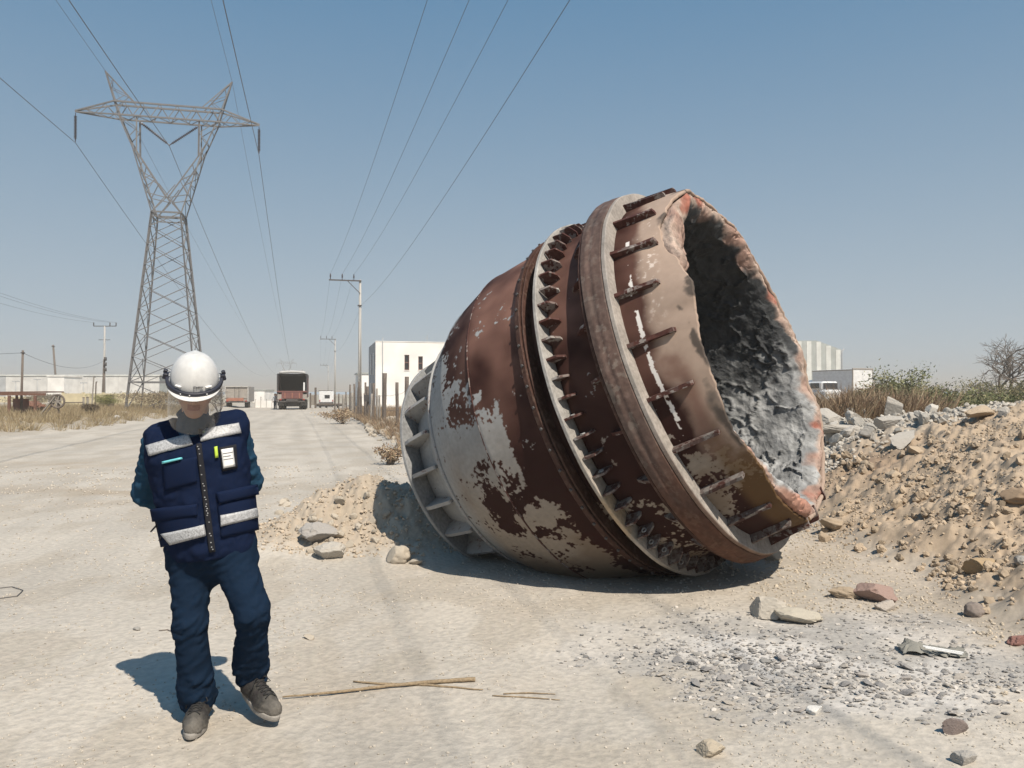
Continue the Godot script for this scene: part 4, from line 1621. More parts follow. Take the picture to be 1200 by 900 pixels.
func metal_warehouse() -> void:
	var d := 120.0
	var p := along(905, d)
	var b := thing("metal_warehouse", "pale ribbed metal warehouse rising behind the mouth of the vessel", "building", Vector3(p.x, 0, p.z), 0.0)
	var w := 80.0 / F * d
	var n := 14
	for k in n:
		var x0 := w * k / n
		var x1 := w * (k + 1) / n
		var u := 905.0 + 80.0 * (k + 0.5) / n
		var top := at(u, 400.0 if u < 958.0 else lerpf(400.0, 411.0, (u - 958.0) / 27.0), d).y
		bxp("wall_panel", Vector3((x0 + x1) * 0.5, (top + 3.6) * 0.5, 0.04 * (k % 2)), Vector3((x1 - x0) - 0.02, top - 3.6, 0.22), M.sheet_grey if k % 2 == 0 else M.sheet_white, b)
	bxp("base_wall", Vector3(w * 0.5, 1.8, 0.02), Vector3(w, 3.6, 0.3), M.yellow_wall, b)
	var st := tool()
	var t0 := at(958, 399.6, d).y
	var t1 := at(985, 410.4, d).y
	prism(st, [Vector2(0, t0 - 0.5), Vector2(0, t0 + 0.1), Vector2(w * 53.0 / 80.0, t0 + 0.1), Vector2(w + 0.3, t1 + 0.1), Vector2(w + 0.3, t1 - 0.5)], 19.0, Vector3(0, 0, -9.8), Basis.IDENTITY)
	part("roof", st, M.sheet_grey, b)
	bxp("side_wall", Vector3(w - 0.1, t1 * 0.5 - 0.3, -9.8), Vector3(0.2, t1 - 0.7, 19.0), M.sheet_grey, b)
	bxp("side_wall", Vector3(0.1, t0 * 0.5 - 0.3, -9.8), Vector3(0.2, t0 - 0.7, 19.0), M.sheet_grey, b)
	bxp("rear_wall", Vector3(w * 0.5, t1 * 0.5 - 0.3, -19.1), Vector3(w - 0.5, t1 - 0.7, 0.2), M.sheet_grey, b)
	st = tool(true)
	tube(st, [Vector3(w + 0.12, 0.0, 0.2), Vector3(w + 0.12, t1 - 0.2, 0.2), Vector3(w + 0.5, t1 + 0.2, 0.2)], 0.1, 8)
	part("downpipe", st, M.grey_wall, b)


func roadside_fence() -> void:
	var f := thing("post_fence", "old wooden post fence with slack wire along the right of the road", "fence", Vector3.ZERO)
	var list := [[450.0, 34.0, 2.30, 0.19, 0, 0.015], [442.0, 36.0, 1.62, 0.10, 1, -0.01], [437.0, 38.0, 1.95, 0.13, 0, 0.02], [431.5, 40.0, 1.85, 0.15, 0, -0.02], [427.0, 43.0, 2.05, 0.10, 0, 0.03], [421.0, 45.0, 2.20, 0.15, 0, 0.0], [416.0, 48.0, 2.15, 0.12, 0, -0.02], [409.5, 50.0, 2.15, 0.10, 0, 0.02], [413.0, 52.0, 1.60, 0.28, 1, 0.0], [402.5, 55.0, 1.50, 0.22, 1, 0.01], [434.5, 37.0, 1.5, 0.1, 1, 0.03], [424.0, 44.0, 1.6, 0.09, 0, -0.03], [397.0, 62.0, 1.6, 0.12, 0, 0.0], [392.5, 68.0, 1.6, 0.13, 0, 0.0], [466.0, 30.5, 1.8, 0.13, 0, -0.02], [475.5, 28.0, 1.85, 0.15, 0, 0.02], [418.5, 46.5, 1.9, 0.11, 0, 0.04], [429.0, 41.5, 1.5, 0.12, 0, -0.05], [406.0, 53.0, 1.7, 0.09, 0, -0.02], [445.5, 35.2, 1.35, 0.09, 1, -0.03]]
	var tops := []
	for q in list:
		var p := along(q[0], q[1])
		var st := tool(true)
		var pts := []
		var rad := []
		for k in 6:
			var t := k / 5.0
			pts.append(Vector3(q[5] * t * q[2] + 0.012 * mid.get_noise_2d(q[0], k * 2.0), q[2] * t - 0.15 * (1.0 - t), 0.012 * mid.get_noise_2d(k * 2.0, q[0])))
			rad.append(q[3] * 0.5 * (1.0 + 0.12 * mid.get_noise_2d(q[0] * 3.0, k * 3.0)))
		tube(st, pts, rad, 7)
		var o := part("post", st, M.pale_wood if q[4] == 1 else M.wood, f, p)
		if q[0] == 431.5:
			bxp("meter_box", Vector3(-0.05, 1.25, 0.14), Vector3(0.26, 0.34, 0.16), M.dark_metal, o)
		if q[4] == 0 and q[3] > 0.11:
			tops.append(p)
	tops.sort_custom(func(x, y): return x.z > y.z)
	for k in tops.size() - 1:
		for h in [0.75, 1.35]:
			var st := tool()
			var a: Vector3 = tops[k] + Vector3(0, h, 0.06)
			var b: Vector3 = tops[k + 1] + Vector3(0, h, 0.06)
			tube(st, [a, (a + b) * 0.5 - Vector3(0, 0.05, 0), b], 0.006, 4)
			part("fence_wire", st, M.wire, f)


func far_person() -> void:
	var p := along(322.6, 84)
	var t := thing("person", "distant person in pale shirt and dark trousers standing left of the dump truck", "person", p, 0.2)
	var f := Field.new()
	f.bone(Vector3(-0.09, 0.06, 0), Vector3(-0.09, 0.78, 0), 0.07, 0.09)
	f.bone(Vector3(0.09, 0.06, 0), Vector3(0.09, 0.78, 0), 0.07, 0.09)
	f.bone(Vector3(-0.09, 0.04, 0.0), Vector3(-0.10, 0.03, 0.16), 0.05, 0.04)
	f.bone(Vector3(0.09, 0.04, 0.0), Vector3(0.10, 0.03, 0.16), 0.05, 0.04)
	f.bone(Vector3(0, 0.85, 0), Vector3(0, 1.2, 0), 0.14, 0.15)
	f.bone(Vector3(-0.16, 1.26, 0), Vector3(0.16, 1.26, 0), 0.07, 0.07)
	for s in [-1.0, 1.0]:
		f.bone(Vector3(0.2 * s, 1.26, 0), Vector3(0.25 * s, 0.98, -0.02), 0.055, 0.045)
		f.bone(Vector3(0.25 * s, 0.98, -0.02), Vector3(0.23 * s, 0.74, 0.08), 0.045, 0.035)
		f.bone(Vector3(0.23 * s, 0.74, 0.08), Vector3(0.225 * s, 0.66, 0.10), 0.036, 0.03)
	f.bone(Vector3(0, 1.3, 0), Vector3(0, 1.42, 0.01), 0.055, 0.05)
	f.egg(Vector3(0, 1.52, 0.02), Vector3(0.08, 0.115, 0.10))
	f.bone(Vector3(0, 1.50, 0.11), Vector3(0, 1.48, 0.125), 0.014, 0.016, 0.01)
	var g := bag()
	nets(f, 0.03, g, AABB(), func(q: Vector3):
		if q.y > 1.58: return Color(0.03, 0.025, 0.02)
		if q.y > 1.40 or (absf(q.x) > 0.18 and q.y < 0.78): return Color(0.3, 0.18, 0.12)
		if q.y > 0.84: return Color(0.42, 0.43, 0.45)
		if q.y < 0.07: return Color(0.03, 0.03, 0.03)
		return Color(0.05, 0.055, 0.075))
	part("body", bag_mesh(g), M.skin, t)


func build_background() -> void:
	white_building()
	left_buildings()
	dump_truck()
	trailer()
	far_vehicles()
	metal_warehouse()
	roadside_fence()
	far_person()


# ---------------------------------------------------------------- power lines
func lattice(st: SurfaceTool, a0: Vector3, a1: Vector3, b0: Vector3, b1: Vector3, n: int, w: float, cross := true) -> void:    # bracing between two chords
	for k in n:
		var p0 := a0.lerp(a1, float(k) / n)
		var p1 := a0.lerp(a1, float(k + 1) / n)
		var q0 := b0.lerp(b1, float(k) / n)
		var q1 := b0.lerp(b1, float(k + 1) / n)
		if cross or k % 2 == 0:
			bar(st, p0, q1, w)
		if cross or k % 2 == 1:
			bar(st, q0, p1, w)


func insulator(a: Vector3, b: Vector3, parent: Node3D) -> void:
	var f := facing(b - a)
	var l := a.distance_to(b)
	var prof := [Vector2(0.0, 0.0), Vector2(0.03, 0.0)]
	var n := 16
	for k in n:
		var y0 := l * (0.10 + 0.80 * k / n)
		prof.append_array([Vector2(0.035, y0), Vector2(0.125, y0 + l * 0.014), Vector2(0.125, y0 + l * 0.022), Vector2(0.05, y0 + l * 0.036)])
	prof.append_array([Vector2(0.03, l), Vector2(0.0, l)])
	var st := tool()
	lathe(st, prof, 8, a, f)
	part("insulator_string", st, M.insulator, parent)


func pylon() -> Node3D:
	var p := along(197, 60)
	var t := thing("lattice_pylon", "tall grey steel lattice pylon with a wide crossarm beside the road", "pylon", Vector3(p.x, 0.32, p.z), 0.235)
	t.scale = Vector3(0.945, 0.978, 0.96)
	var wy := 15.15
	var wb := 2.60
	var ww := 1.08
	var up := Vector3.UP
	var C := [Vector2(-1, 1), Vector2(1, 1), Vector2(1, -1), Vector2(-1, -1)]
	var foot := []
	var waist := []
	for c in C:
		foot.append(Vector3(c.x * wb, -0.3, c.y * wb))
		waist.append(Vector3(c.x * ww, wy, c.y * ww))
	for k in 4:
		var st := tool()
		angle_bar(st, foot[k], waist[k], 0.14)
		part("leg", st, M.galvanised, t)
		bxp("footing", foot[k] + Vector3(0, 0.1, 0), Vector3(0.5, 0.5, 0.5), M.concrete, t)
	for k in 4:                                       # bracing of each face
		var l := (k + 1) % 4
		var st := tool()
		var n := 8
		for j in n:
			var a := 0.16 + 0.84 * (1.0 - pow(1.0 - float(j) / n, 1.18))
			var b := 0.16 + 0.84 * (1.0 - pow(1.0 - float(j + 1) / n, 1.18))
			bar(st, foot[k].lerp(waist[k], a), foot[l].lerp(waist[l], b), 0.06)
			bar(st, foot[l].lerp(waist[l], a) + Vector3(0.03, 0, 0.03), foot[k].lerp(waist[k], b) + Vector3(0.03, 0, 0.03), 0.042)
		bar(st, foot[k].lerp(waist[k], 0.16), foot[l].lerp(waist[l], 0.16), 0.09)
		bar(st, foot[k].lerp(waist[k], 0.16), foot[l].lerp(waist[l], 0.02), 0.06)
		bar(st, waist[k], waist[l], 0.12)
		bar(st, waist[k] - up * 0.35, waist[l] - up * 0.35, 0.08)
		# short redundant members
		for j in 6:
			var a := 0.2 + 0.12 * j
			bar(st, foot[k].lerp(waist[k], a), (foot[k].lerp(waist[k], a + 0.08)).lerp(foot[l].lerp(waist[l], a + 0.08), 0.22), 0.045)
		part("face_bracing", st, M.galvanised, t)
	# the open head: two bent legs each side, four chords each
	var ey := 20.0
	var ty := 22.45
	for s in [-1.0, 1.0]:
		var st := tool()
		var zz := [0.95, -0.95]
		for z in zz:
			var o0 := Vector3(s * ww, wy, z * 1.14)
			var o1 := Vector3(s * 2.55, ey, z * 0.72)
			var o2 := Vector3(s * 3.62, ty, z * 0.62)
			var i0 := Vector3(s * 0.05, wy + 1.15, z * 0.95)
			var i1 := Vector3(s * 2.30, ey - 0.25, z * 0.70)
			var i2 := Vector3(s * 2.32, ty, z * 0.62)
			for e in [[o0, o1], [o1, o2], [i0, i1], [i1, i2]]:
				angle_bar(st, e[0], e[1], 0.10)
			bar(st, o0, i0, 0.07)
			bar(st, Vector3(s * ww, wy, z * 1.14), Vector3(-s * 0.6, wy + 2.2, z * 0.9), 0.06)
			lattice(st, i0, i1, o0.lerp(o1, 0.12), o1, 5, 0.055, false)
			lattice(st, i1, i2, o1, o2, 3, 0.05, false)
			bar(st, i0.lerp(i1, 0.5), o0.lerp(o1, 0.5), 0.05)
		for e in [0.2, 0.45, 0.7, 1.0]:
			var a := Vector3(s * lerpf(ww, 2.55, e), lerpf(wy, ey, e), lerpf(1.08, 0.68, e))
			bar(st, a, Vector3(a.x, a.y, -a.z), 0.05)
			bar(st, a, Vector3(s * lerpf(ww, 2.55, e - 0.2), lerpf(wy, ey, e - 0.2), -lerpf(1.08, 0.68, e - 0.2)), 0.045)
		for e in [0.35, 0.7]:
			var a := Vector3(s * lerpf(2.55, 3.62, e), lerpf(ey, ty, e), 0.66)
			bar(st, a, Vector3(a.x, a.y, -a.z), 0.05)
		part("head_leg", st, M.galvanised, t)
	# crossarm
	var st := tool()
	var by := 22.50
	var hy := 23.55
	for z in [-0.6, 0.6]:
		bar(st, Vector3(-3.9, by, z), Vector3(3.9, by, z), 0.11)
		bar(st, Vector3(-4.0, hy, z * 0.8), Vector3(4.0, hy, z * 0.8), 0.12)
		for s in [-1.0, 1.0]:
			bar(st, Vector3(s * 3.9, by, z), Vector3(s * 6.9, by + 0.15, 0), 0.09)
			bar(st, Vector3(s * 4.0, hy, z * 0.8), Vector3(s * 6.9, by + 0.22, 0), 0.10)
			lattice(st, Vector3(s * 3.9, by, z), Vector3(s * 6.9, by + 0.15, 0), Vector3(s * 3.9, hy, z * 0.8), Vector3(s * 6.9, by + 0.2, 0), 4, 0.045, false)
		lattice(st, Vector3(-3.9, by, z), Vector3(3.9, by, z), Vector3(-3.9, hy, z * 0.8), Vector3(3.9, hy, z * 0.8), 12, 0.055, false)
	lattice(st, Vector3(-3.9, by, 0.6), Vector3(3.9, by, 0.6), Vector3(-3.9, by, -0.6), Vector3(3.9, by, -0.6), 10, 0.05, false)
	for s in [-1.0, 1.0]:
		lattice(st, Vector3(s * 3.9, by, 0.6), Vector3(s * 6.6, by + 0.14, 0.05), Vector3(s * 3.9, by, -0.6), Vector3(s * 6.6, by + 0.14, -0.05), 4, 0.04, false)
	part("crossarm", st, M.galvanised, t)
	for s in [-1.0, 1.0]:
		st = tool()
		var tip := Vector3(s * 4.75, 25.95, 0)
		for z in [-0.5, 0.5]:
			bar(st, Vector3(s * 3.65, by, z), tip, 0.09)
			bar(st, Vector3(s * 2.5, hy, z), tip, 0.07)
			lattice(st, Vector3(s * 3.95, hy, z), tip.lerp(Vector3(s * 3.65, by, z), 0.05), Vector3(s * 2.6, hy, z), tip, 4, 0.04, false)
		part("earth_wire_peak", st, M.galvanised, t)
	insulator(Vector3(-6.87, 22.55, 0), Vector3(-6.87, 20.35, 0), t)
	insulator(Vector3(6.87, 22.55, 0), Vector3(6.87, 20.35, 0), t)
	insulator(Vector3(-2.3, 22.3, 0), Vector3(0.05, 20.55, 0), t)
	insulator(Vector3(2.3, 22.3, 0), Vector3(-0.05, 20.55, 0), t)
	return t


func hang(a: Vector3, b: Vector3, sag: float, n := 40) -> Array:
	var pts := []
	for k in n + 1:
		var t := float(k) / n
		pts.append(a.lerp(b, t) - Vector3(0, sag * 4.0 * t * (1.0 - t), 0))
	return pts


func wire(label: String, group: String, spans: Array, r: float) -> void:
	var st := tool(true)
	for s in spans:
		tube(st, s, r, 5, false)
	tag(part("power_cable", st, M.wire), label, "cable", group)


func concrete_pole(u: float, d: float, top: float, words: String) -> Node3D:
	var p := along(u, d)
	var t := thing("utility_pole", words, "utility pole", Vector3(p.x, 0, p.z), ROAD * 1.05)
	var st := tool(true)
	tube(st, [Vector3(0, -0.2, 0), Vector3(0.02, top, 0)], [0.19, 0.105], 10)
	part("pole", st, M.concrete, t)
	st = tool()
	bar(st, Vector3(-2.75, top - 0.12, 0.14), Vector3(0.12, top - 0.12, 0.14), 0.11)
	bar(st, Vector3(-1.1, top - 0.18, 0.14), Vector3(0.0, top - 1.25, 0.14), 0.06)
	part("crossarm", st, M.dark_metal, t)
	for x in [-2.62, -1.58, -0.55]:
		st = tool(true)
		lathe(st, [Vector2(0.0, 0.0), Vector2(0.03, 0.0), Vector2(0.03, 0.16), Vector2(0.075, 0.2), Vector2(0.05, 0.27), Vector2(0.08, 0.31), Vector2(0.05, 0.38), Vector2(0.06, 0.5), Vector2(0.0, 0.53)], 8, Vector3(x, top - 0.06, 0.14))
		part("insulator", st, M.insulator, t)
	st = tool()
	bx(st, Vector3(-0.02, top - 2.35, 0.02), Vector3(0.36, 0.10, 0.36))
	part("bracket", st, M.dark_metal, t)
	return t


func build_power_lines() -> void:
	var t := pylon()
	var dir := Vector3(-sin(0.259), 0, -cos(0.259))
	var far_at := t.position + dir * 486.0
	far_at.y = 0.0
	copy(t, far_at, t.rotation.y, "faint distant lattice pylon on the horizon above the dump truck")
	var back_at := t.position - dir * 330.0
	var ends := [[Vector3(-6.87, 20.3, 0), "left conductor of the pylon, from its left insulator", 0.022, 11.0], [Vector3(0, 20.5, 0), "middle conductor of the pylon, from the V of insulators in its head", 0.022, 11.0], [Vector3(6.87, 20.3, 0), "right conductor of the pylon, from its right insulator", 0.022, 11.0], [Vector3(-4.75, 25.95, 0), "thin earth wire from the left peak of the pylon", 0.013, 8.0], [Vector3(4.75, 25.95, 0), "thin earth wire from the right peak of the pylon", 0.013, 8.0]]
	for e in ends:
		var here: Vector3 = t.transform * e[0]
		var there: Vector3 = far_at + t.basis * e[0]
		var back: Vector3 = back_at + t.basis * e[0]
		wire(e[1], "", [hang(here, there, e[3], 60), hang(here, back, e[3] * 0.55, 80)], e[2])

	var poles := [concrete_pole(421.5, 72, 11.95, "nearest pale concrete utility pole with three insulators on its crossarm, beside the white building"), concrete_pole(392.5, 149, 12.0, "second utility pole along the line, smaller and right of the dump truck"), concrete_pole(384.5, 285, 12.0, "third and most distant utility pole of the line beside the road")]
	var words := ["leftmost of the four overhead wires sweeping up from the concrete pole", "second from left of the overhead wires sweeping up from the concrete pole", "third from left of the overhead wires sweeping up from the concrete pole", "lowest, rightmost overhead wire sweeping up from the concrete pole"]
	var xs := [-2.62, -1.58, -0.55, 0.12]
	for k in 4:
		var h := 0.45 if k < 3 else -2.3
		var pt := []
		for q in poles:
			pt.append(q.transform * Vector3(xs[k], 11.97 + h, 0.14))
		# towards a pole behind the camera
		var near_end := Vector3([4.6, 5.6, 6.5, 5.9][k], (12.1 if k < 3 else 9.4), 5.0)
		wire(words[k], "", [hang(pt[0], near_end, 1.15, 60), hang(pt[0], pt[1], 1.1), hang(pt[1], pt[2], 1.4)], 0.0072)
	# the far poles on the left
	var p := along(122, 110)
	t = thing("utility_pole", "slim pole with a wide upright-tipped crossarm left of the pylon", "utility pole", Vector3(p.x, 0, p.z), 0.0)
	var st := tool(true)
	tube(st, [Vector3.ZERO, Vector3(0.02, 11.0, 0)], [0.2, 0.11], 8)
	part("pole", st, M.concrete, t)
	st = tool()
	bar(st, Vector3(-1.5, 11.0, 0), Vector3(1.6, 11.0, 0), 0.1)
	bar(st, Vector3(-0.8, 9.1, 0), Vector3(0.8, 9.1, 0), 0.07)
	for x in [-1.5, 0.75, 1.6]:
		bar(st, Vector3(x, 11.0, 0), Vector3(x, 11.5, 0), 0.1)
	part("crossarm", st, M.dark_metal, t)
	p = along(120.5, 92)
	var p2 := t.position
	t = thing("utility_pole", "dark wooden pole carrying a transformer left of the pylon", "utility pole", Vector3(p.x, 0, p.z), 0.0)
	st = tool(true)
	tube(st, [Vector3.ZERO, Vector3(0.15, 5.6, 0)], [0.17, 0.12], 8)
	part("pole", st, M.wood, t)
	for k in 3:
		st = tool(true)
		lathe(st, [Vector2(0, 0), Vector2(0.16, 0), Vector2(0.16, 0.4), Vector2(0.0, 0.44)], 8, Vector3(0.32, 4.2 + 0.62 * k, 0.1))
		part("transformer", st, M.dark_metal, t)
	var w1 := Vector3(p.x + 0.15, 5.5, p.z)
	p = along(25, 46)
	t = thing("wooden_pole", "bare wooden pole standing by the rusty open shed", "utility pole", Vector3(p.x, 0, p.z), 0.0)
	st = tool(true)
	tube(st, [Vector3(-0.02, -0.2, 0), Vector3(0.07, 4.1, 0)], [0.075, 0.06], 8)
	part("pole", st, M.wood, t)
	st = tool()
	bx(st, Vector3(0.07, 3.95, 0), Vector3(0.16, 0.06, 0.16))
	part("pole_band", st, M.dark_metal, t)
	var w0 := t.position + Vector3(0.07, 3.95, 0)
	p = along(63, 170)
	t = thing("wooden_pole", "dark leaning pole rising behind the pale warehouse roof", "utility pole", Vector3(p.x, 0, p.z), 0.0)
	st = tool(true)
	tube(st, [Vector3(0.8, 0, 0), Vector3(-0.2, 12.1, 0)], [0.24, 0.2], 8)
	part("pole", st, M.wood, t)
	st = tool()
	bx(st, Vector3(-0.19, 11.8, 0), Vector3(0.5, 0.2, 0.5))
	part("pole_band", st, M.dark_metal, t)
	wire("slack cable from the bare wooden pole to the transformer pole", "", [hang(w0, w1, 0.9)], 0.012)
	wire("cable running off to the left from the bare wooden pole", "", [hang(w0, w0 + Vector3(-30, 1.2, 6), 0.8)], 0.012)
	for k in 3:
		var a := p2 + Vector3([-1.5, 0.75, 1.6][k], 11.5, 0)
		wire(["upper left cable from the left tip of the slim pole's crossarm", "upper left cable from the inner upright of the slim pole's crossarm", "upper left cable from the right tip of the slim pole's crossarm"][k], "", [hang(a, a + Vector3(13, 0.4, 60), 1.0)], 0.012)


# ---------------------------------------------------------------- plants
func blade(st: SurfaceTool, a: Vector3, b: Vector3, w: float, c: Color, bend: Vector3) -> void:
	var n := (b - a).cross(Vector3(rng.randf_range(-1, 1), 0.1, rng.randf_range(-1, 1))).normalized() * w
	var m := a.lerp(b, 0.55) + bend
	st.set_color(c)
	st.add_vertex(a - n); st.add_vertex(m + n * 0.6); st.add_vertex(a + n)
	st.add_vertex(a - n); st.add_vertex(m - n * 0.6); st.add_vertex(m + n * 0.6)
	st.add_vertex(m - n * 0.6); st.add_vertex(b); st.add_vertex(m + n * 0.6)


func tuft_mesh(n: int, h: float, spread: float, w: float, cols: Array) -> ArrayMesh:
	var st := tool()
	for k in n:
		var t := rng.randf() * TAU
		var r := spread * sqrt(rng.randf())
		var a := Vector3(cos(t), 0, sin(t)) * r * 0.5
		var l := h * rng.randf_range(0.45, 1.0)
		var b := a + Vector3(cos(t) * r * rng.randf_range(0.3, 1.3), l, sin(t) * r * rng.randf_range(0.3, 1.3))
		var c: Color = cols[rng.randi() % cols.size()]
		blade(st, a, b, w * rng.randf_range(0.6, 1.3), c * rng.randf_range(0.75, 1.2), Vector3(rng.randf_range(-1, 1), 0.5, rng.randf_range(-1, 1)) * l * 0.12)
	st.generate_normals()
	return st.commit()


func scatter(called: String, mesh: Mesh, material: Material, spots: Array, label := "") -> void:     # spots: [position, scale]
	var mm := MultiMesh.new()
	mm.transform_format = MultiMesh.TRANSFORM_3D
	mm.mesh = mesh
	mm.instance_count = spots.size()
	for k in spots.size():
		var b := Basis(Vector3.UP, rng.randf() * TAU) * Basis(Vector3.RIGHT, rng.randf_range(-0.12, 0.12))
		mm.set_instance_transform(k, Transform3D(b.scaled(Vector3.ONE * spots[k][1]), spots[k][0]))
	var o := MultiMeshInstance3D.new()
	o.name = numbered(called)
	o.multimesh = mm
	o.material_override = material
	o.set_meta("kind", "stuff")
	o.set_meta("label", label)
	o.set_meta("category", "grass")
	add_child(o)


func bush(called: String, label: String, at_: Vector3, w: float, h: float, leaves: int, cols: Array, leaf: float, group := "") -> void:
	var t := thing(called, label, "bush", at_, rng.randf() * TAU, group)
	var stem := tool()
	var tips := []
	for k in 16:
		var a := rng.randf() * TAU
		var e := Vector3(cos(a) * w * 0.5 * rng.randf_range(0.2, 1.0), h * rng.randf_range(0.5, 1.0), sin(a) * w * 0.5 * rng.randf_range(0.2, 1.0))
		var m := e * 0.5 + Vector3(rng.randf_range(-0.1, 0.1), 0.1 * h, rng.randf_range(-0.1, 0.1)) * w
		tube(stem, [Vector3(cos(a), 0, sin(a)) * 0.06, m, e], [0.018, 0.011, 0.004], 4, false)
		tips.append([m, e])
	part("stems", stem, M.twig, t)
	var st := tool()
	for k in leaves:
		var q: Array = tips[rng.randi() % tips.size()]
		var tt := sqrt(rng.randf()) * 1.1
		var c: Vector3 = (q[0] * tt * 2.0 if tt < 0.5 else q[0].lerp(q[1], tt * 2.0 - 1.0)) + Vector3(rng.randfn(0, 0.10) * w, rng.randfn(0, 0.07) * h, rng.randfn(0, 0.10) * w)
		if c.y < 0.03:
			continue
		var d := Vector3(rng.randf_range(-1, 1), rng.randf_range(-0.3, 1), rng.randf_range(-1, 1)).normalized() * leaf * rng.randf_range(0.6, 1.5)
		blade(st, c, c + d, leaf * 0.22, cols[rng.randi() % cols.size()] * rng.randf_range(0.7, 1.25), Vector3.ZERO)
	var o := part("foliage", st, M.leaf, t)
	o.set_meta("kind", "stuff")


func bare_tree(called: String, label: String, p: Vector3, h: float, seed_: int, spread := 1.0) -> void:
	var r := RandomNumberGenerator.new()
	r.seed = seed_
	var t := thing(called, label, "tree", p)
	var trunk := tool(true)
	var twigs := tool()
	var todo := []
	for k in 4:
		var a := TAU * k / 4.0 + r.randf()
		todo.append([Vector3(0.1 * cos(a), -0.1, 0.1 * sin(a)), Vector3(cos(a) * 0.55 * spread, 1.0, sin(a) * 0.55 * spread).normalized(), h * 0.34, h * 0.022, 0])
	while todo.size():
		var q: Array = todo.pop_back()
		var a: Vector3 = q[0]
		var d: Vector3 = q[1]
		var pts := [a]
		for k in 3:
			d = (d + Vector3(r.randfn(0, 0.16), r.randfn(0.02, 0.10), r.randfn(0, 0.16))).normalized()
			a += d * q[2] / 3.0
			pts.append(a)
		var rad: float = q[3]
		tube(trunk if q[4] < 2 else twigs, pts, [rad, rad * 0.9, rad * 0.75, rad * 0.6], 6 if q[4] < 2 else 3, false)
		if q[4] < 5:
			for k in 3 if q[4] < 3 else 4:
				var nd := (d + Vector3(r.randfn(0, 0.55) * spread, r.randfn(0.05, 0.35), r.randfn(0, 0.55) * spread)).normalized()
				todo.append([pts[3 if k else 2], nd, q[2] * r.randf_range(0.55, 0.85), maxf(rad * 0.6, 0.004), q[4] + 1])
	part("trunk", trunk, M.twig, t)
	var o := part("crown", twigs, M.twig, t)
	o.set_meta("kind", "stuff")


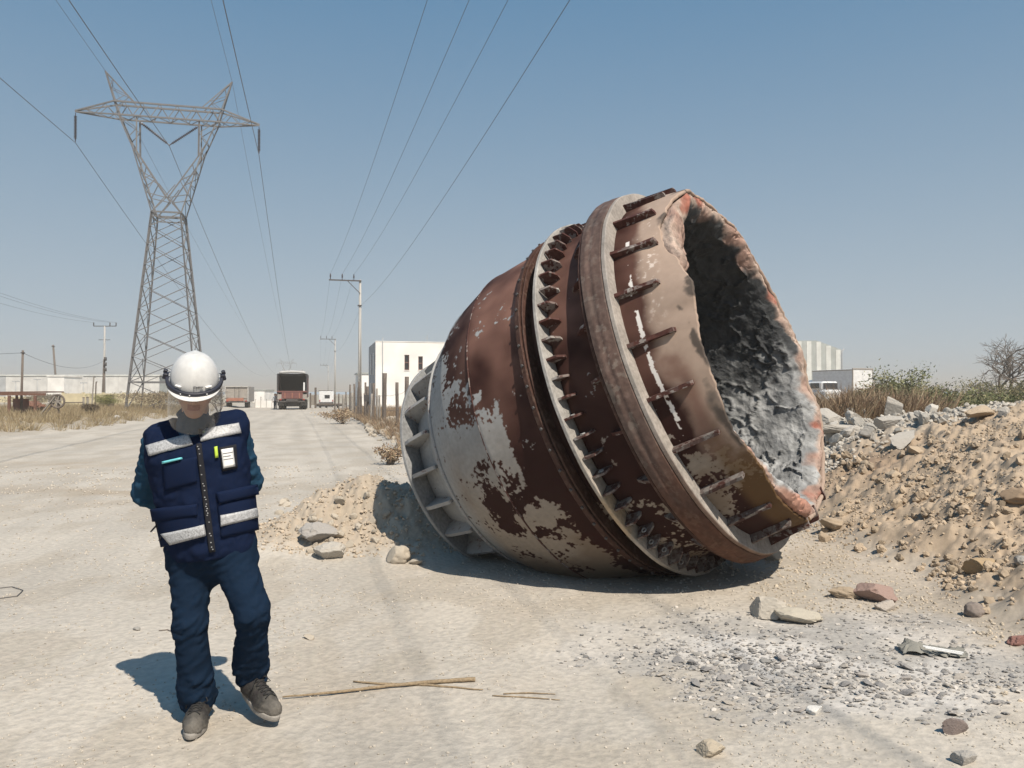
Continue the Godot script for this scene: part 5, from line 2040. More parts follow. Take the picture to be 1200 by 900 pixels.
func build_plants() -> void:
	var straw := [Color(0.34, 0.27, 0.16), Color(0.28, 0.21, 0.13), Color(0.40, 0.33, 0.21), Color(0.22, 0.17, 0.10)]
	var rusty := [Color(0.26, 0.17, 0.11), Color(0.35, 0.26, 0.17), Color(0.20, 0.135, 0.09), Color(0.42, 0.34, 0.23)]
	var green := [Color(0.15, 0.165, 0.075), Color(0.20, 0.20, 0.10), Color(0.10, 0.12, 0.055), Color(0.25, 0.235, 0.13)]
	var olive := [Color(0.20, 0.19, 0.10), Color(0.25, 0.215, 0.12), Color(0.14, 0.14, 0.07)]
	var tuft := tuft_mesh(46, 0.55, 0.42, 0.008, straw)
	var tuft_b := tuft_mesh(60, 0.75, 0.5, 0.008, rusty)
	var spots := []
	# left verge
	for k in 1700:
		var d := rng.randf_range(29.0, 72.0)
		var x := -(16.2 + 0.235 * (d - 27.0)) - rng.randf_range(0.6, 16.0)
		if mid.get_noise_2d(x * 0.5, d * 0.5) > -0.1:
			spots.append([Vector3(x, H(x, -d) - 0.03, -d), rng.randf_range(0.6, 1.35)])
	scatter("dry_grass", tuft, M.leaf, spots, "straw-coloured dry grass along the left verge")
	spots = []
	# beside the fence
	for k in 1300:
		var d := rng.randf_range(19.0, 62.0)
		var x := -0.2516 * d + 2.1 + 0.6 + 6.4 * pow(rng.randf(), 1.6)
		if mid.get_noise_2d(x * 0.7, d * 0.5 + 5.0) > -0.15:
			spots.append([Vector3(x, H(x, -d) - 0.03, -d), rng.randf_range(0.4, 0.95)])
	scatter("dry_grass", tuft_b, M.leaf, spots, "reddish dry weeds along the post fence")
	spots = []
	# behind the bank on the right
	for k in 1500:
		var d := rng.randf_range(15.5, 30.0)
		var x := d * rng.randf_range(0.33, 0.54)
		spots.append([Vector3(x, H(x, -d) - 0.05, -d), rng.randf_range(0.45, 1.25)])
	scatter("dry_grass", tuft_b, M.leaf, spots, "brown dry weeds behind the earth bank")
	spots = []
	var tuft_g := tuft_mesh(52, 0.7, 0.5, 0.010, olive + green)
	for k in 900:
		var d := rng.randf_range(17.0, 60.0)
		var x := d * rng.randf_range(0.46, 0.80)
		spots.append([Vector3(x, H(x, -d) - 0.05, -d), rng.randf_range(0.6, 1.15)])
	scatter("green_weeds", tuft_g, M.leaf, spots, "olive green weeds behind the earth bank")
	# bushes
	var names := ["tallest bright green bush behind the rubble, below the open sky", "green bush just right of the tallest bush behind the rubble", "low spreading green bush at the right end of the row behind the rubble", "small brownish bush left of the tallest green bush, near the white van", "olive bush between the two groups of green bushes", "green bush by the bare tree at the right edge", "low olive bush in front of the bare tree at the right edge", "yellowish green bush at the foot of the transformer pole"]
	var bs := [[1057, 19.0, 1.9, 1.45, 0], [1088, 18.0, 2.0, 1.0, 0], [1122, 18.5, 2.0, 0.85, 0], [1018, 22.0, 1.8, 1.1, 1], [1040, 19.0, 1.6, 0.95, 2], [1182, 26.0, 2.8, 1.3, 2], [1150, 28.0, 2.6, 0.9, 2], [121, 62.0, 2.4, 1.2, 3]]
	for k in bs.size():
		var q: Array = bs[k]
		var cols: Array = [green, rusty, olive, [Color(0.2, 0.21, 0.07), Color(0.28, 0.26, 0.10), Color(0.14, 0.16, 0.05)]][q[4]]
		bush("bush", names[k], along(q[0], q[1]), q[2], q[3], 4200, cols, 0.065)
	bush("dry_brush", "dark heap of dry brush at the left roadside", along(106, 46), 1.1, 0.55, 1500, [Color(0.09, 0.07, 0.05), Color(0.14, 0.11, 0.07)], 0.09)
	bush("dry_brush", "leafless brown brush along the foot of the pale warehouse", along(75, 84), 9.0, 0.9, 3000, [Color(0.13, 0.11, 0.08), Color(0.19, 0.16, 0.11)], 0.16)
	bush("dry_brush", "tangled brown brush between the feet of the pylon", along(186, 57), 6.0, 1.3, 3000, [Color(0.17, 0.135, 0.09), Color(0.25, 0.20, 0.13)], 0.12)
	bush("dry_brush", "rust-brown dry weed at the foot of the vessel's ribbed end", along(457, 17.5), 0.8, 0.42, 700, rusty, 0.07)
	bush("dry_brush", "clump of dry weeds at the roadside below the pale fence posts", along(402, 41), 2.2, 0.75, 1600, rusty, 0.09)
	bare_tree("bare_tree", "leafless grey-brown tree with fine twigs at the right edge", along(1194, 34), 4.3, 5, 1.5)
	bare_tree("bare_tree", "small leafless tree in front of the box trailer", along(257, 70), 2.6, 8)
	bare_tree("bare_tree", "thin leafless shrub left of the bare tree, on the horizon", along(1150, 48), 2.6, 21, 1.5)


# ---------------------------------------------------------------- stones and litter
func stone_mesh(sd: int, size: Vector3, chops: int, level := 2, rough_ := 0.16, tint := Color.WHITE) -> ArrayMesh:
	var r := RandomNumberGenerator.new()
	r.seed = sd
	var n := FastNoiseLite.new()
	n.seed = sd
	n.frequency = 0.9
	n.fractal_octaves = 3
	var t := (1.0 + sqrt(5.0)) / 2.0
	var V := [Vector3(-1, t, 0), Vector3(1, t, 0), Vector3(-1, -t, 0), Vector3(1, -t, 0), Vector3(0, -1, t), Vector3(0, 1, t), Vector3(0, -1, -t), Vector3(0, 1, -t), Vector3(t, 0, -1), Vector3(t, 0, 1), Vector3(-t, 0, -1), Vector3(-t, 0, 1)]
	for i in 12:
		V[i] = V[i].normalized()
	var tri := [[0, 11, 5], [0, 5, 1], [0, 1, 7], [0, 7, 10], [0, 10, 11], [1, 5, 9], [5, 11, 4], [11, 10, 2], [10, 7, 6], [7, 1, 8], [3, 9, 4], [3, 4, 2], [3, 2, 6], [3, 6, 8], [3, 8, 9], [4, 9, 5], [2, 4, 11], [6, 2, 10], [8, 6, 7], [9, 8, 1]]
	for l in level:
		var nt := []
		var mids := {}
		for f in tri:
			var m := []
			for e in 3:
				var a: int = f[e]
				var b: int = f[(e + 1) % 3]
				var key := Vector2i(mini(a, b), maxi(a, b))
				if not mids.has(key):
					mids[key] = V.size()
					V.append(((V[a] + V[b]) * 0.5).normalized())
				m.append(mids[key])
			nt.append_array([[f[0], m[0], m[2]], [f[1], m[1], m[0]], [f[2], m[2], m[1]], m])
		tri = nt
	var planes := []
	for k in chops:
		planes.append([Vector3(r.randfn(0, 1), r.randfn(0, 1), r.randfn(0, 1)).normalized(), r.randf_range(0.45, 0.80)])
	var st := tool(chops < 5)
	var W := []
	for v in V:
		var p: Vector3 = v * (1.0 + rough_ * n.get_noise_3dv(v * 1.4) * 1.6)
		for q in planes:
			var over: float = p.dot(q[0]) - q[1]
			if over > 0.0:
				p -= q[0] * over * 0.94
		p += v * rough_ * 0.35 * n.get_noise_3dv(v * 5.0)
		W.append(p * size)
	for f in tri:
		for k in [0, 2, 1]:
			st.set_color(tint)
			st.add_vertex(W[f[k]])
	st.generate_normals()
	return st.commit()


func stone(called: String, label: String, category: String, u: float, v: float, px: float, mesh: Mesh, m: Material, lean := Vector3.ZERO, sink := 0.25, group := "", scale := Vector3.ONE) -> MeshInstance3D:
	var p := on_ground(u, v)
	var s := px / F * -p.z * 0.5
	var o := part(called, mesh, m, null)
	o.basis = Basis.from_euler(lean).scaled(Vector3.ONE * s) * Basis.from_scale(scale)
	o.position = p + Vector3(0, s * (0.55 - sink), 0)
	tag(o, label, category, group)
	return o


func chips(x: float, z: float) -> float:              # where the flat grey chips lie thickest
	return clampf(exp(-Vector2((x - 1.28) / 0.62, (z + 4.55) / 0.42).length_squared()) + 0.5 * exp(-Vector2((x - 2.35) / 0.5, (z + 4.25) / 0.2).length_squared()) + 0.3 * mid.get_noise_2d(x * 2.0, z * 2.0), 0.0, 1.0)


func build_stones() -> void:
	var grey := Color(0.34, 0.325, 0.30)
	var tan := Color(0.40, 0.32, 0.235)
	var pale := Color(0.455, 0.405, 0.335)
	var chalk := Color(0.58, 0.56, 0.53)
	var dark := Color(0.20, 0.185, 0.175)
	var red := Color(0.33, 0.235, 0.20)
	# the ones that stand out
	var S := [
		["rock", "large grey angular rock at the foot of the small dirt mound left of the vessel", 373, 632, 42, Color(0.37, 0.35, 0.33), 7, Vector3(1.1, 0.62, 0.8), 0.2],
		["rock", "crumbled pale grey rock just below the large angular rock by the small mound", 384, 652, 40, Color(0.45, 0.42, 0.38), 5, Vector3(1.1, 0.55, 0.8), 0.25],
		["rock", "pale rounded rock at the edge of the vessel's shadow by the small mound", 466, 657, 31, pale, 3, Vector3(1.0, 0.75, 0.8), 0.1],
		["rock", "small flat pale stone in front of the pale rounded rock by the vessel's shadow", 487, 661, 15, pale, 4, Vector3(1.1, 0.45, 0.8), 0.1],
		["rock", "pale blocky rock with a dark broken end at the upper edge of the ash patch", 897, 722, 42, Color(0.47, 0.43, 0.37), 6, Vector3(1.1, 0.72, 0.8), 0.15],
		["rock", "low flat pale rock lying against the blocky rock at the ash patch", 930, 727, 52, Color(0.46, 0.42, 0.35), 6, Vector3(1.2, 0.35, 0.7), 0.3],
		["rock", "reddish brown flat-faced rock at the foot of the earth bank", 1024, 703, 46, red, 6, Vector3(1.1, 0.6, 0.8), 0.2],
		["rock", "whitish rock leaning on the reddish brown rock at the foot of the bank", 1040, 714, 26, Color(0.46, 0.41, 0.36), 5, Vector3(1.0, 0.6, 0.8), 0.25],
		["rock", "long low rock just left of the reddish brown rock", 993, 699, 34, Color(0.36, 0.29, 0.21), 5, Vector3(1.3, 0.45, 0.6), 0.3],
		["rock", "round dark grey-brown boulder at the right foot of the bank", 1142, 720, 22, Color(0.25, 0.21, 0.185), 1, Vector3(1.0, 0.95, 0.95), 0.15],
		["rock", "dark brown angular stone in the white dust at lower right", 1119, 858, 30, Color(0.21, 0.17, 0.16), 6, Vector3(1.15, 0.75, 0.6), 0.1],
		["rock", "tan rounded stone lying alone near the bottom edge, right of centre", 833, 882, 34, Color(0.43, 0.37, 0.29), 5, Vector3(1.25, 0.62, 0.8), 0.25],
		["rock", "small bright white stone below the ash patch", 955, 835, 19, Color(0.72, 0.70, 0.66), 4, Vector3(1.0, 0.7, 0.9), 0.15],
		["brick_piece", "broken red brick at the right edge below the bank", 1194, 754, 24, Color(0.25, 0.13, 0.11), 8, Vector3(1.3, 0.65, 0.8), 0.15],
		["rock", "grey stone cut by the bottom right corner of the picture", 1128, 893, 28, grey, 6, Vector3(1.2, 0.6, 0.8), 0.2],
		["rock", "pale lump beside the shadow's right end below the torn mouth", 906, 655, 20, pale, 3, Vector3(1.1, 0.8, 0.9), 0.1],
		["rock", "large brown rounded clod at the right edge, half way up the bank", 1192, 586, 26, Color(0.34, 0.25, 0.17), 2, Vector3(1.3, 0.75, 0.9), 0.15],
		["rock", "squarish pale block on the bank right of the mouth, above the clods", 1137, 586, 15, Color(0.47, 0.38, 0.27), 8, Vector3(1.0, 0.9, 0.9), 0.1],
		["rock", "long tan stone on the bank just right of the mouth's lower lip", 977, 620, 24, tan, 3, Vector3(1.3, 0.6, 0.8), 0.1],
		["rock", "upright pointed tan stone at the lower left of the bank", 966, 634, 16, tan, 6, Vector3(0.8, 1.1, 0.8), 0.0],
		["rock", "grey stone at the far right, low on the bank", 1196, 661, 16, grey, 3, Vector3(1.0, 0.8, 0.9), 0.1],
		["rock", "big half-buried tan clod low on the bank, right of the reddish rock", 1150, 668, 40, Color(0.42, 0.31, 0.19), 3, Vector3(1.4, 0.6, 0.9), 0.4],
		["rock", "white stone at the edge of the left roadside, before the pylon", 137, 491, 6.5, chalk, 4, Vector3(1.1, 0.9, 0.9), 0.0],
		["rock", "small grey stone on the road between the worker and the vessel", 362, 748, 12, pale, 4, Vector3(1.2, 0.5, 0.9), 0.2],
		["rock", "small dark pebble on the open road left of the worker's feet", 160, 738, 8, grey, 3, Vector3(1.2, 0.6, 0.9), 0.2],
	]
	for k in S.size():
		var q: Array = S[k]
		stone(q[0], q[1], "rock" if q[0] == "rock" else "brick", q[2], q[3], q[4], stone_mesh(100 + k, q[7], q[6], 3, 0.16, q[5]), M.stone, Vector3(rng.randf_range(-0.15, 0.15), rng.randf_range(-0.5, 0.5), rng.randf_range(-0.15, 0.15)), q[8])
	# concrete rubble along the top of the bank
	var R := [
		["thick tilted concrete slab with a dark hollow under it, on top of the bank", 1018, 482, 40, Vector3(1.2, 0.26, 0.8), Vector3(0.35, 0.3, -0.45)],
		["upright broken concrete slab in the middle of the rubble on the bank", 1045, 487, 22, Vector3(0.9, 1.1, 0.35), Vector3(0.2, -0.4, 0.3)],
		["concrete slab leaning to the right at the right end of the rubble", 1058, 480, 24, Vector3(1.1, 0.24, 0.8), Vector3(0.3, -0.3, 0.5)],
		["long flat grey concrete slab lying low beside the mouth of the vessel", 978, 514, 42, Vector3(1.3, 0.30, 0.6), Vector3(0.05, 0.1, 0.0)],
		["dark-edged concrete slab at the top right, against the weeds", 1180, 470, 52, Vector3(1.3, 0.22, 0.7), Vector3(0.2, -0.2, 0.10)],
		["pale broken block at the left end of the rubble, next to the mouth", 968, 497, 24, Vector3(1.1, 0.7, 0.8), Vector3(0.1, 0.5, 0.2)],
		["small pale block in front of the tilted slab", 1000, 497, 20, Vector3(1.1, 0.7, 0.8), Vector3(0.3, 0.9, 0.1)],
		["pale block in front of the upright slab", 1040, 500, 20, Vector3(1.2, 0.6, 0.8), Vector3(0.1, -0.6, 0.2)],
		["flat tan slab lying on the bank below the dark-edged slab", 1150, 490, 26, Vector3(1.3, 0.4, 0.7), Vector3(0.2, 0.4, 0.05)],
		["brown block beside the flat tan slab on the bank", 1175, 486, 12, Vector3(1.0, 0.8, 0.8), Vector3(0.2, 0.7, 0.3)],
		["grey-brown slab edge sticking out of the dark hollow in the bank", 1060, 520, 26, Vector3(1.3, 0.35, 0.8), Vector3(0.5, 0.6, 0.5)],
	]
	for k in R.size():
		var q: Array = R[k]
		stone("concrete_slab", q[0], "slab", q[1], q[2], q[3] * 1.45, stone_mesh(300 + k, q[4], 11, 3, 0.16, Color(0.44, 0.415, 0.375) if k != 8 else Color(0.45, 0.36, 0.26)), M.stone, q[5], 0.15)
	var blocks := []
	for k in 6:
		blocks.append(stone_mesh(350 + k, Vector3(1.0, 0.65, 0.8), 8, 2, 0.22, Color(0.45, 0.425, 0.385) * (0.85 + 0.06 * k)))
	for k in 46:
		var u := rng.randf_range(958, 1110)
		var v := rng.randf_range(474, 522) if u < 1065 else rng.randf_range(474, 496)
		stone("rubble_block", "pale broken concrete block among many alike in the rubble on the bank", "block", u, v, rng.randf_range(8, 23), blocks[k % 6], M.stone, Vector3(rng.randf() * 6, rng.randf() * 6, rng.randf() * 6), 0.2, "broken concrete blocks on the bank")
	# many alike: a few shapes, each placed as a thing of its own
	var kinds := []
	for k in 6:
		kinds.append(stone_mesh(400 + k, Vector3(1.0, 0.75, 0.85), 6 + k % 4, 2, 0.3, tan * (0.85 + 0.07 * k)))
	var n := 0
	while n < 110:
		var u := rng.randf_range(975, 1199)
		var v := rng.randf_range(505, 705)
		var p := on_ground(u, v)
		if bank(p.x, p.z) < 0.03 or p.z < -14.0:
			continue
		stone("clod", "tan clod among many alike on the slope of the earth bank", "clod", u, v, rng.randf_range(6, 13) * (1.0 if rng.randf() < 0.85 else 1.5), kinds[rng.randi() % 6], M.stone, Vector3(rng.randf() * 6, rng.randf() * 6, rng.randf() * 6), 0.3, "clods on the slope of the earth bank")
		n += 1
	kinds.clear()
	for k in 5:
		kinds.append(stone_mesh(500 + k, Vector3(1.1, 0.34, 0.8), 12, 2, 0.3, [grey, Color(0.28, 0.27, 0.26), Color(0.37, 0.345, 0.32), Color(0.24, 0.235, 0.23), Color(0.40, 0.365, 0.325)][k]))
	n = 0
	while n < 48:
		var u := rng.randf_range(765, 1190)
		var v := rng.randf_range(735, 850)
		var p := on_ground(u, v)
		if ash(p.x, p.z) < 0.25 or rng.randf() > 0.12 + 1.1 * chips(p.x, p.z):
			continue
		stone("stone_chip", "flat grey chip among many alike in the ash patch at lower right", "stone", u, v, rng.randf_range(8, 20), kinds[rng.randi() % 5], M.stone, Vector3(rng.randf_range(-0.3, 0.3), rng.randf() * 6, rng.randf_range(-0.3, 0.3)), 0.3, "flat grey chips in the ash patch")
		n += 1
	kinds.clear()
	for k in 4:
		kinds.append(stone_mesh(600 + k, Vector3(1.0, 0.7, 0.85), 5, 2, 0.18, pale * (0.9 + 0.06 * k)))
	for k in 30:
		var a := rng.randf() * TAU
		var rr := sqrt(rng.randf())
		stone("mound_stone", "pale lump among many alike on the small dirt mound left of the vessel", "stone", 388 + 70 * rr * cos(a), 612 + 38 * rr * sin(a), rng.randf_range(6, 15), kinds[k % 4], M.stone, Vector3(rng.randf() * 6, rng.randf() * 6, rng.randf() * 6), 0.35, "pale lumps on the small dirt mound")
	for k in 150:
		var d := rng.randf_range(17.0, 36.0)
		var x := -0.2516 * d + 2.1 + rng.randf_range(0.1, 2.6)
		var u := 600.0 + x / d * F
		if u > 470:
			continue
		stone("roadside_stone", "pale stone among many alike along the weedy right edge of the road", "stone", u, 462.0 + F * (1.55 - H(x, -d)) / d, rng.randf_range(5, 15), kinds[k % 4], M.stone, Vector3(rng.randf() * 6, rng.randf() * 6, rng.randf() * 6), 0.3, "pale stones along the right road edge")
	# gravel: nobody could count it
	var shapes := [stone_mesh(700, Vector3(1, 0.75, 0.8), 8, 1, 0.35), stone_mesh(701, Vector3(1.1, 0.4, 0.8), 10, 1, 0.35), stone_mesh(702, Vector3(0.9, 0.85, 0.75), 9, 1, 0.4)]
	var put := [[], [], []]
	for k in 220000:
		var d := 1.9 * pow(9.0, pow(rng.randf(), 0.8))
		var x := d * rng.randf_range(-0.75, 1.05)
		if x < 0.3 * d - 0.6 and k % 2 == 1:
			continue
		var z := -d
		var bk := bank(x, z)
		var sm := small_mound(x, z)
		var as_ := ash(x, z)
		var w := 0.05 + 0.22 * clampf(mid.get_noise_2d(x * 0.7, z * 0.7) * 2.0, 0.0, 1.0)
		var big := 0.0055
		var c := Color(0.43, 0.39, 0.335)
		if bk > 0.02:
			w = 0.68 * clampf(0.42 + 2.0 * mid.get_noise_2d(x * 0.8, z * 0.8), 0.12, 1.0)
			big = 0.013 if rng.randf() < 0.88 else 0.034
			c = tan
			if d > 10.5 and bk > 0.4:
				c = Color(0.44, 0.41, 0.365)
				big = 0.045
		elif sm > 0.05:
			w = 0.9
			big = 0.015
			c = Color(0.43, 0.36, 0.28)
		elif as_ > 0.2:
			w = 0.14 + 0.85 * chips(x, z)
			big = 0.012
			c = Color(0.27, 0.26, 0.25) if rng.randf() < 0.65 else Color(0.44, 0.41, 0.375)
		elif x > 1.8 and d > 4.0:
			w = 0.2
			big = 0.010
			c = Color(0.45, 0.39, 0.31)
		if rng.randf() > w:
			continue
		var s := big * pow(rng.randf_range(0.3, 1.0), 2.2) * 1.9
		s = maxf(s, 0.0016 * d)
		if s > 0.05:
			s = 0.05
		c = c * rng.randf_range(0.72, 1.18)
		put[1 if as_ > 0.2 and bk <= 0.02 else (0 if rng.randf() < 0.5 else 2)].append([Vector3(x, H(x, z) + s * 0.25, z), s, c])
	var where := ["loose gravel strewn over road and bank", "grey chips and grit of the ash patch", "loose rounded gravel strewn over road and bank"]
	for j in 3:
		var mm := MultiMesh.new()
		mm.transform_format = MultiMesh.TRANSFORM_3D
		mm.use_colors = true
		mm.mesh = shapes[j]
		mm.instance_count = put[j].size()
		for k in put[j].size():
			var q: Array = put[j][k]
			var b := Basis.from_euler(Vector3(rng.randf_range(-0.4, 0.4), rng.randf() * TAU, rng.randf_range(-0.4, 0.4)))
			mm.set_instance_transform(k, Transform3D(b.scaled(Vector3(1, rng.randf_range(0.6, 1.0), rng.randf_range(0.7, 1.1)) * q[1]), q[0]))
			mm.set_instance_color(k, q[2])
		var o := MultiMeshInstance3D.new()
		o.name = numbered("gravel")
		o.multimesh = mm
		o.material_override = M.gravel
		o.set_meta("kind", "stuff")
		o.set_meta("label", where[j])
		o.set_meta("category", "gravel")
		add_child(o)
	build_litter()


func ground_tube(called: String, label: String, category: String, px: Array, radii: Array, lift: float, m: Material) -> MeshInstance3D:
	var pts := []
	var rad := []
	for k in px.size() - 1:
		for j in 6 if k < px.size() - 2 else 7:
			var t := j / 6.0
			var q: Vector2 = px[k].lerp(px[k + 1], t)
			var p := on_ground(q.x, q.y)
			pts.append(p + Vector3(0, lift + 0.002 * mid.get_noise_2d(q.x * 0.1, 3.0), 0))
			rad.append(lerpf(radii[k], radii[k + 1], t))
	var st := tool(true)
	tube(st, pts, rad, 7)
	var o := part(called, st, m)
	tag(o, label, category)
	return o


func build_litter() -> void:
	ground_tube("palm_stick", "long dry tan stick running right from the worker's raised shoe", "stick", [Vector2(331, 819), Vector2(390, 814), Vector2(455, 806), Vector2(510, 801), Vector2(557, 798)], [0.004, 0.007, 0.009, 0.011, 0.012], 0.014, M.cane)
	ground_tube("palm_stick", "thinner dry stick crossing under the long tan stick", "stick", [Vector2(414, 799), Vector2(450, 802), Vector2(500, 803), Vector2(566, 809)], [0.004, 0.007, 0.007, 0.003], 0.006, M.cane)
	ground_tube("palm_stick", "thin broken stick right of the crossed sticks, upper of two", "stick", [Vector2(590, 813), Vector2(620, 812), Vector2(651, 813.5)], [0.003, 0.004, 0.002], 0.004, M.cane)
	ground_tube("palm_stick", "thin broken stick right of the crossed sticks, lower of two", "stick", [Vector2(577, 815), Vector2(610, 817), Vector2(656, 820)], [0.003, 0.004, 0.002], 0.004, M.cane)
	ground_tube("wire_scrap", "thin bent wire lying on the road at the left edge", "wire", [Vector2(-6, 690), Vector2(14, 688), Vector2(27, 692), Vector2(20, 699), Vector2(-4, 702)], [0.003, 0.003, 0.003, 0.003, 0.003], 0.006, M.dark_metal)
	ground_tube("twig", "short dark twig on the road left of the vessel's shadow", "twig", [Vector2(186, 739), Vector2(196, 738), Vector2(204, 741)], [0.003, 0.004, 0.002], 0.004, M.twig)
	# a torn scrap of sacking in the ash
	var p := on_ground(1092, 764)
	var P := PackedVector3Array()
	for j in 14:
		for i in 22:
			var x := (i / 21.0 - 0.5) * 0.36
			var z := (0.5 - j / 13.0) * 0.15
			var y := 0.02 + 0.045 * absf(lump.get_noise_2d(x * 9.0, z * 11.0 + 3.0)) + 0.04 * exp(-pow((x + 0.11) / 0.05, 2.0)) + 0.01 * mid.get_noise_2d(x * 30.0, z * 30.0)
			y *= 1.0 - pow(absf(z) / 0.085, 3.0) * 0.7
			P.append(Vector3(x + 0.02 * mid.get_noise_2d(z * 30.0, x * 9.0), y + H(p.x + x, p.z + z) - p.y - 0.006, z + 0.03 * mid.get_noise_2d(x * 20.0, 7.0)))
	var t := thing("cloth_scrap", "crumpled grey-green scrap of sacking lying in the ash patch", "scrap", p, -0.25)
	part("cloth", grid(P, 22, 14), M.cloth_scrap, t)
	var st := tool()
	bar(st, Vector3(-0.06, 0.05, 0.05), Vector3(0.15, 0.035, 0.075), 0.012, 0.006)
	bar(st, Vector3(-0.05, 0.045, 0.065), Vector3(0.14, 0.03, 0.09), 0.010, 0.005)
	part("strap", st, M.card, t)


# ---------------------------------------------------------------- the worker
func build_person() -> void:
	var t := thing("person", "worker in white hard hat and navy vest walking with head bowed, hands behind back", "person", Vector3(-1.40, 0.0, -3.74))
	var folds := FastNoiseLite.new()
	folds.seed = 77
	folds.frequency = 1.0
	folds.fractal_octaves = 3
	folds.noise_type = FastNoiseLite.TYPE_SIMPLEX_SMOOTH
	var hl := Vector3(-1.505, 0.86, -3.735)
	var hr := Vector3(-1.315, 0.86, -3.72)
	var kl := Vector3(-1.487, 0.475, -3.68)
	var kr := Vector3(-1.185, 0.555, -3.635)
	var al := Vector3(-1.492, 0.105, -3.775)
	var ar := Vector3(-1.252, 0.195, -3.83)
	var sl := Vector3(-1.655, 1.335, -3.70)
	var sr := Vector3(-1.295, 1.395, -3.71)
	var el := Vector3(-1.765, 1.075, -3.84)
	var er := Vector3(-1.285, 1.125, -3.87)
	var wl := Vector3(-1.535, 0.955, -3.955)
	var wr := Vector3(-1.40, 0.99, -3.955)
	var neck := Vector3(-1.462, 1.40, -3.645)

	# --- head
	var hc := Vector3(-1.418, 1.598, -3.545)
	var hb := Basis.from_euler(Vector3(0.50, 0.33, -0.02))
	var hf := Field.new()
	hf.egg(Vector3(0, 0.02, -0.012), Vector3(0.077, 0.105, 0.096))
	hf.bone(Vector3(0, -0.055, 0.040), Vector3(0, -0.100, 0.058), 0.056, 0.030, 0.04)
	for s in [-1.0, 1.0]:
		hf.bone(Vector3(0.050 * s, -0.05, 0.005), Vector3(0.012 * s, -0.107, 0.060), 0.030, 0.024, 0.03)
		hf.egg(Vector3(0.038 * s, -0.030, 0.058), Vector3(0.026, 0.024, 0.022), 0.02)
		hf.bone(Vector3(0.012 * s, 0.016, 0.083), Vector3(0.046 * s, 0.014, 0.066), 0.011, 0.009, 0.012)
		hf.egg(Vector3(0.0115 * s, -0.043, 0.099), Vector3(0.009, 0.008, 0.010), 0.008)
		hf.egg(Vector3(0.080 * s, -0.012, -0.008), Vector3(0.010, 0.031, 0.020), 0.008)
		hf.egg(Vector3(0.031 * s, -0.004, 0.073), Vector3(0.016, 0.013, 0.012), 0.004)
	hf.bone(Vector3(0, 0.008, 0.083), Vector3(0, -0.037, 0.104), 0.0105, 0.0135, 0.014)
	hf.bone(Vector3(-0.020, -0.068, 0.080), Vector3(0.0, -0.0655, 0.0905), 0.0060, 0.0075, 0.006)
	hf.bone(Vector3(0.020, -0.068, 0.080), Vector3(0.0, -0.0655, 0.0905), 0.0060, 0.0075, 0.006)
	hf.bone(Vector3(-0.016, -0.080, 0.080), Vector3(0.016, -0.080, 0.080), 0.0090, 0.0090, 0.006)
	hf.egg(Vector3(0, -0.108, 0.074), Vector3(0.020, 0.014, 0.014), 0.02)
	hf.bone(Vector3(0, -0.06, -0.02), Vector3(0, -0.17, -0.055), 0.056, 0.060, 0.03)
	for s in [-1.0, 1.0]:
		hf.hollow(Vector3(0.031 * s, -0.004, 0.1005), 0.0155)
	var g := bag()
	nets(hf, 0.0042, g, AABB(), func(p: Vector3):
		var c := Color(0.46, 0.26, 0.185)
		if absf(p.x) < 0.026 and p.y < -0.060 and p.y > -0.089 and p.z > 0.078: c = Color(0.29, 0.12, 0.095)
		if p.y > 0.012 and p.y < 0.026 and absf(p.x) > 0.012 and absf(p.x) < 0.05 and p.z > 0.05: c = Color(0.06, 0.04, 0.03)
		if p.y > -0.06 and p.z < -0.02 and absf(p.x) < 0.09: c = Color(0.03, 0.025, 0.022)
		return c)
	var V: PackedVector3Array = g.v
	for k in V.size():
		V[k] = hc + hb * V[k]
	g.v = V
	# --- the body under the clothes, of one piece with the head
	var bf := Field.new()
	bf.bone(Vector3(-1.41, 0.87, -3.725), Vector3(-1.455, 1.25, -3.675), 0.115, 0.125, 0.06)
	bf.bone(Vector3(-1.47, 0.86, -3.73), Vector3(-1.35, 0.86, -3.725), 0.105, 0.105, 0.06)
	bf.bone(sl + Vector3(0.03, 0, 0), sr - Vector3(0.03, 0, 0), 0.055, 0.055, 0.05)
	bf.bone(neck - Vector3(0, 0.03, 0.01), hc + hb * Vector3(0, -0.10, -0.03), 0.060, 0.054, 0.04)
	for q in [[hl, kl, 0.085, 0.055], [hr, kr, 0.085, 0.055], [kl, al, 0.052, 0.036], [kr, ar, 0.052, 0.036], [sl, el, 0.048, 0.038], [sr, er, 0.048, 0.038], [el, wl, 0.037, 0.026], [er, wr, 0.037, 0.026]]:
		bf.bone(q[0], q[1], q[2], q[3], 0.03)
	nets(bf, 0.013, g, AABB(), Color(0.46, 0.26, 0.185))
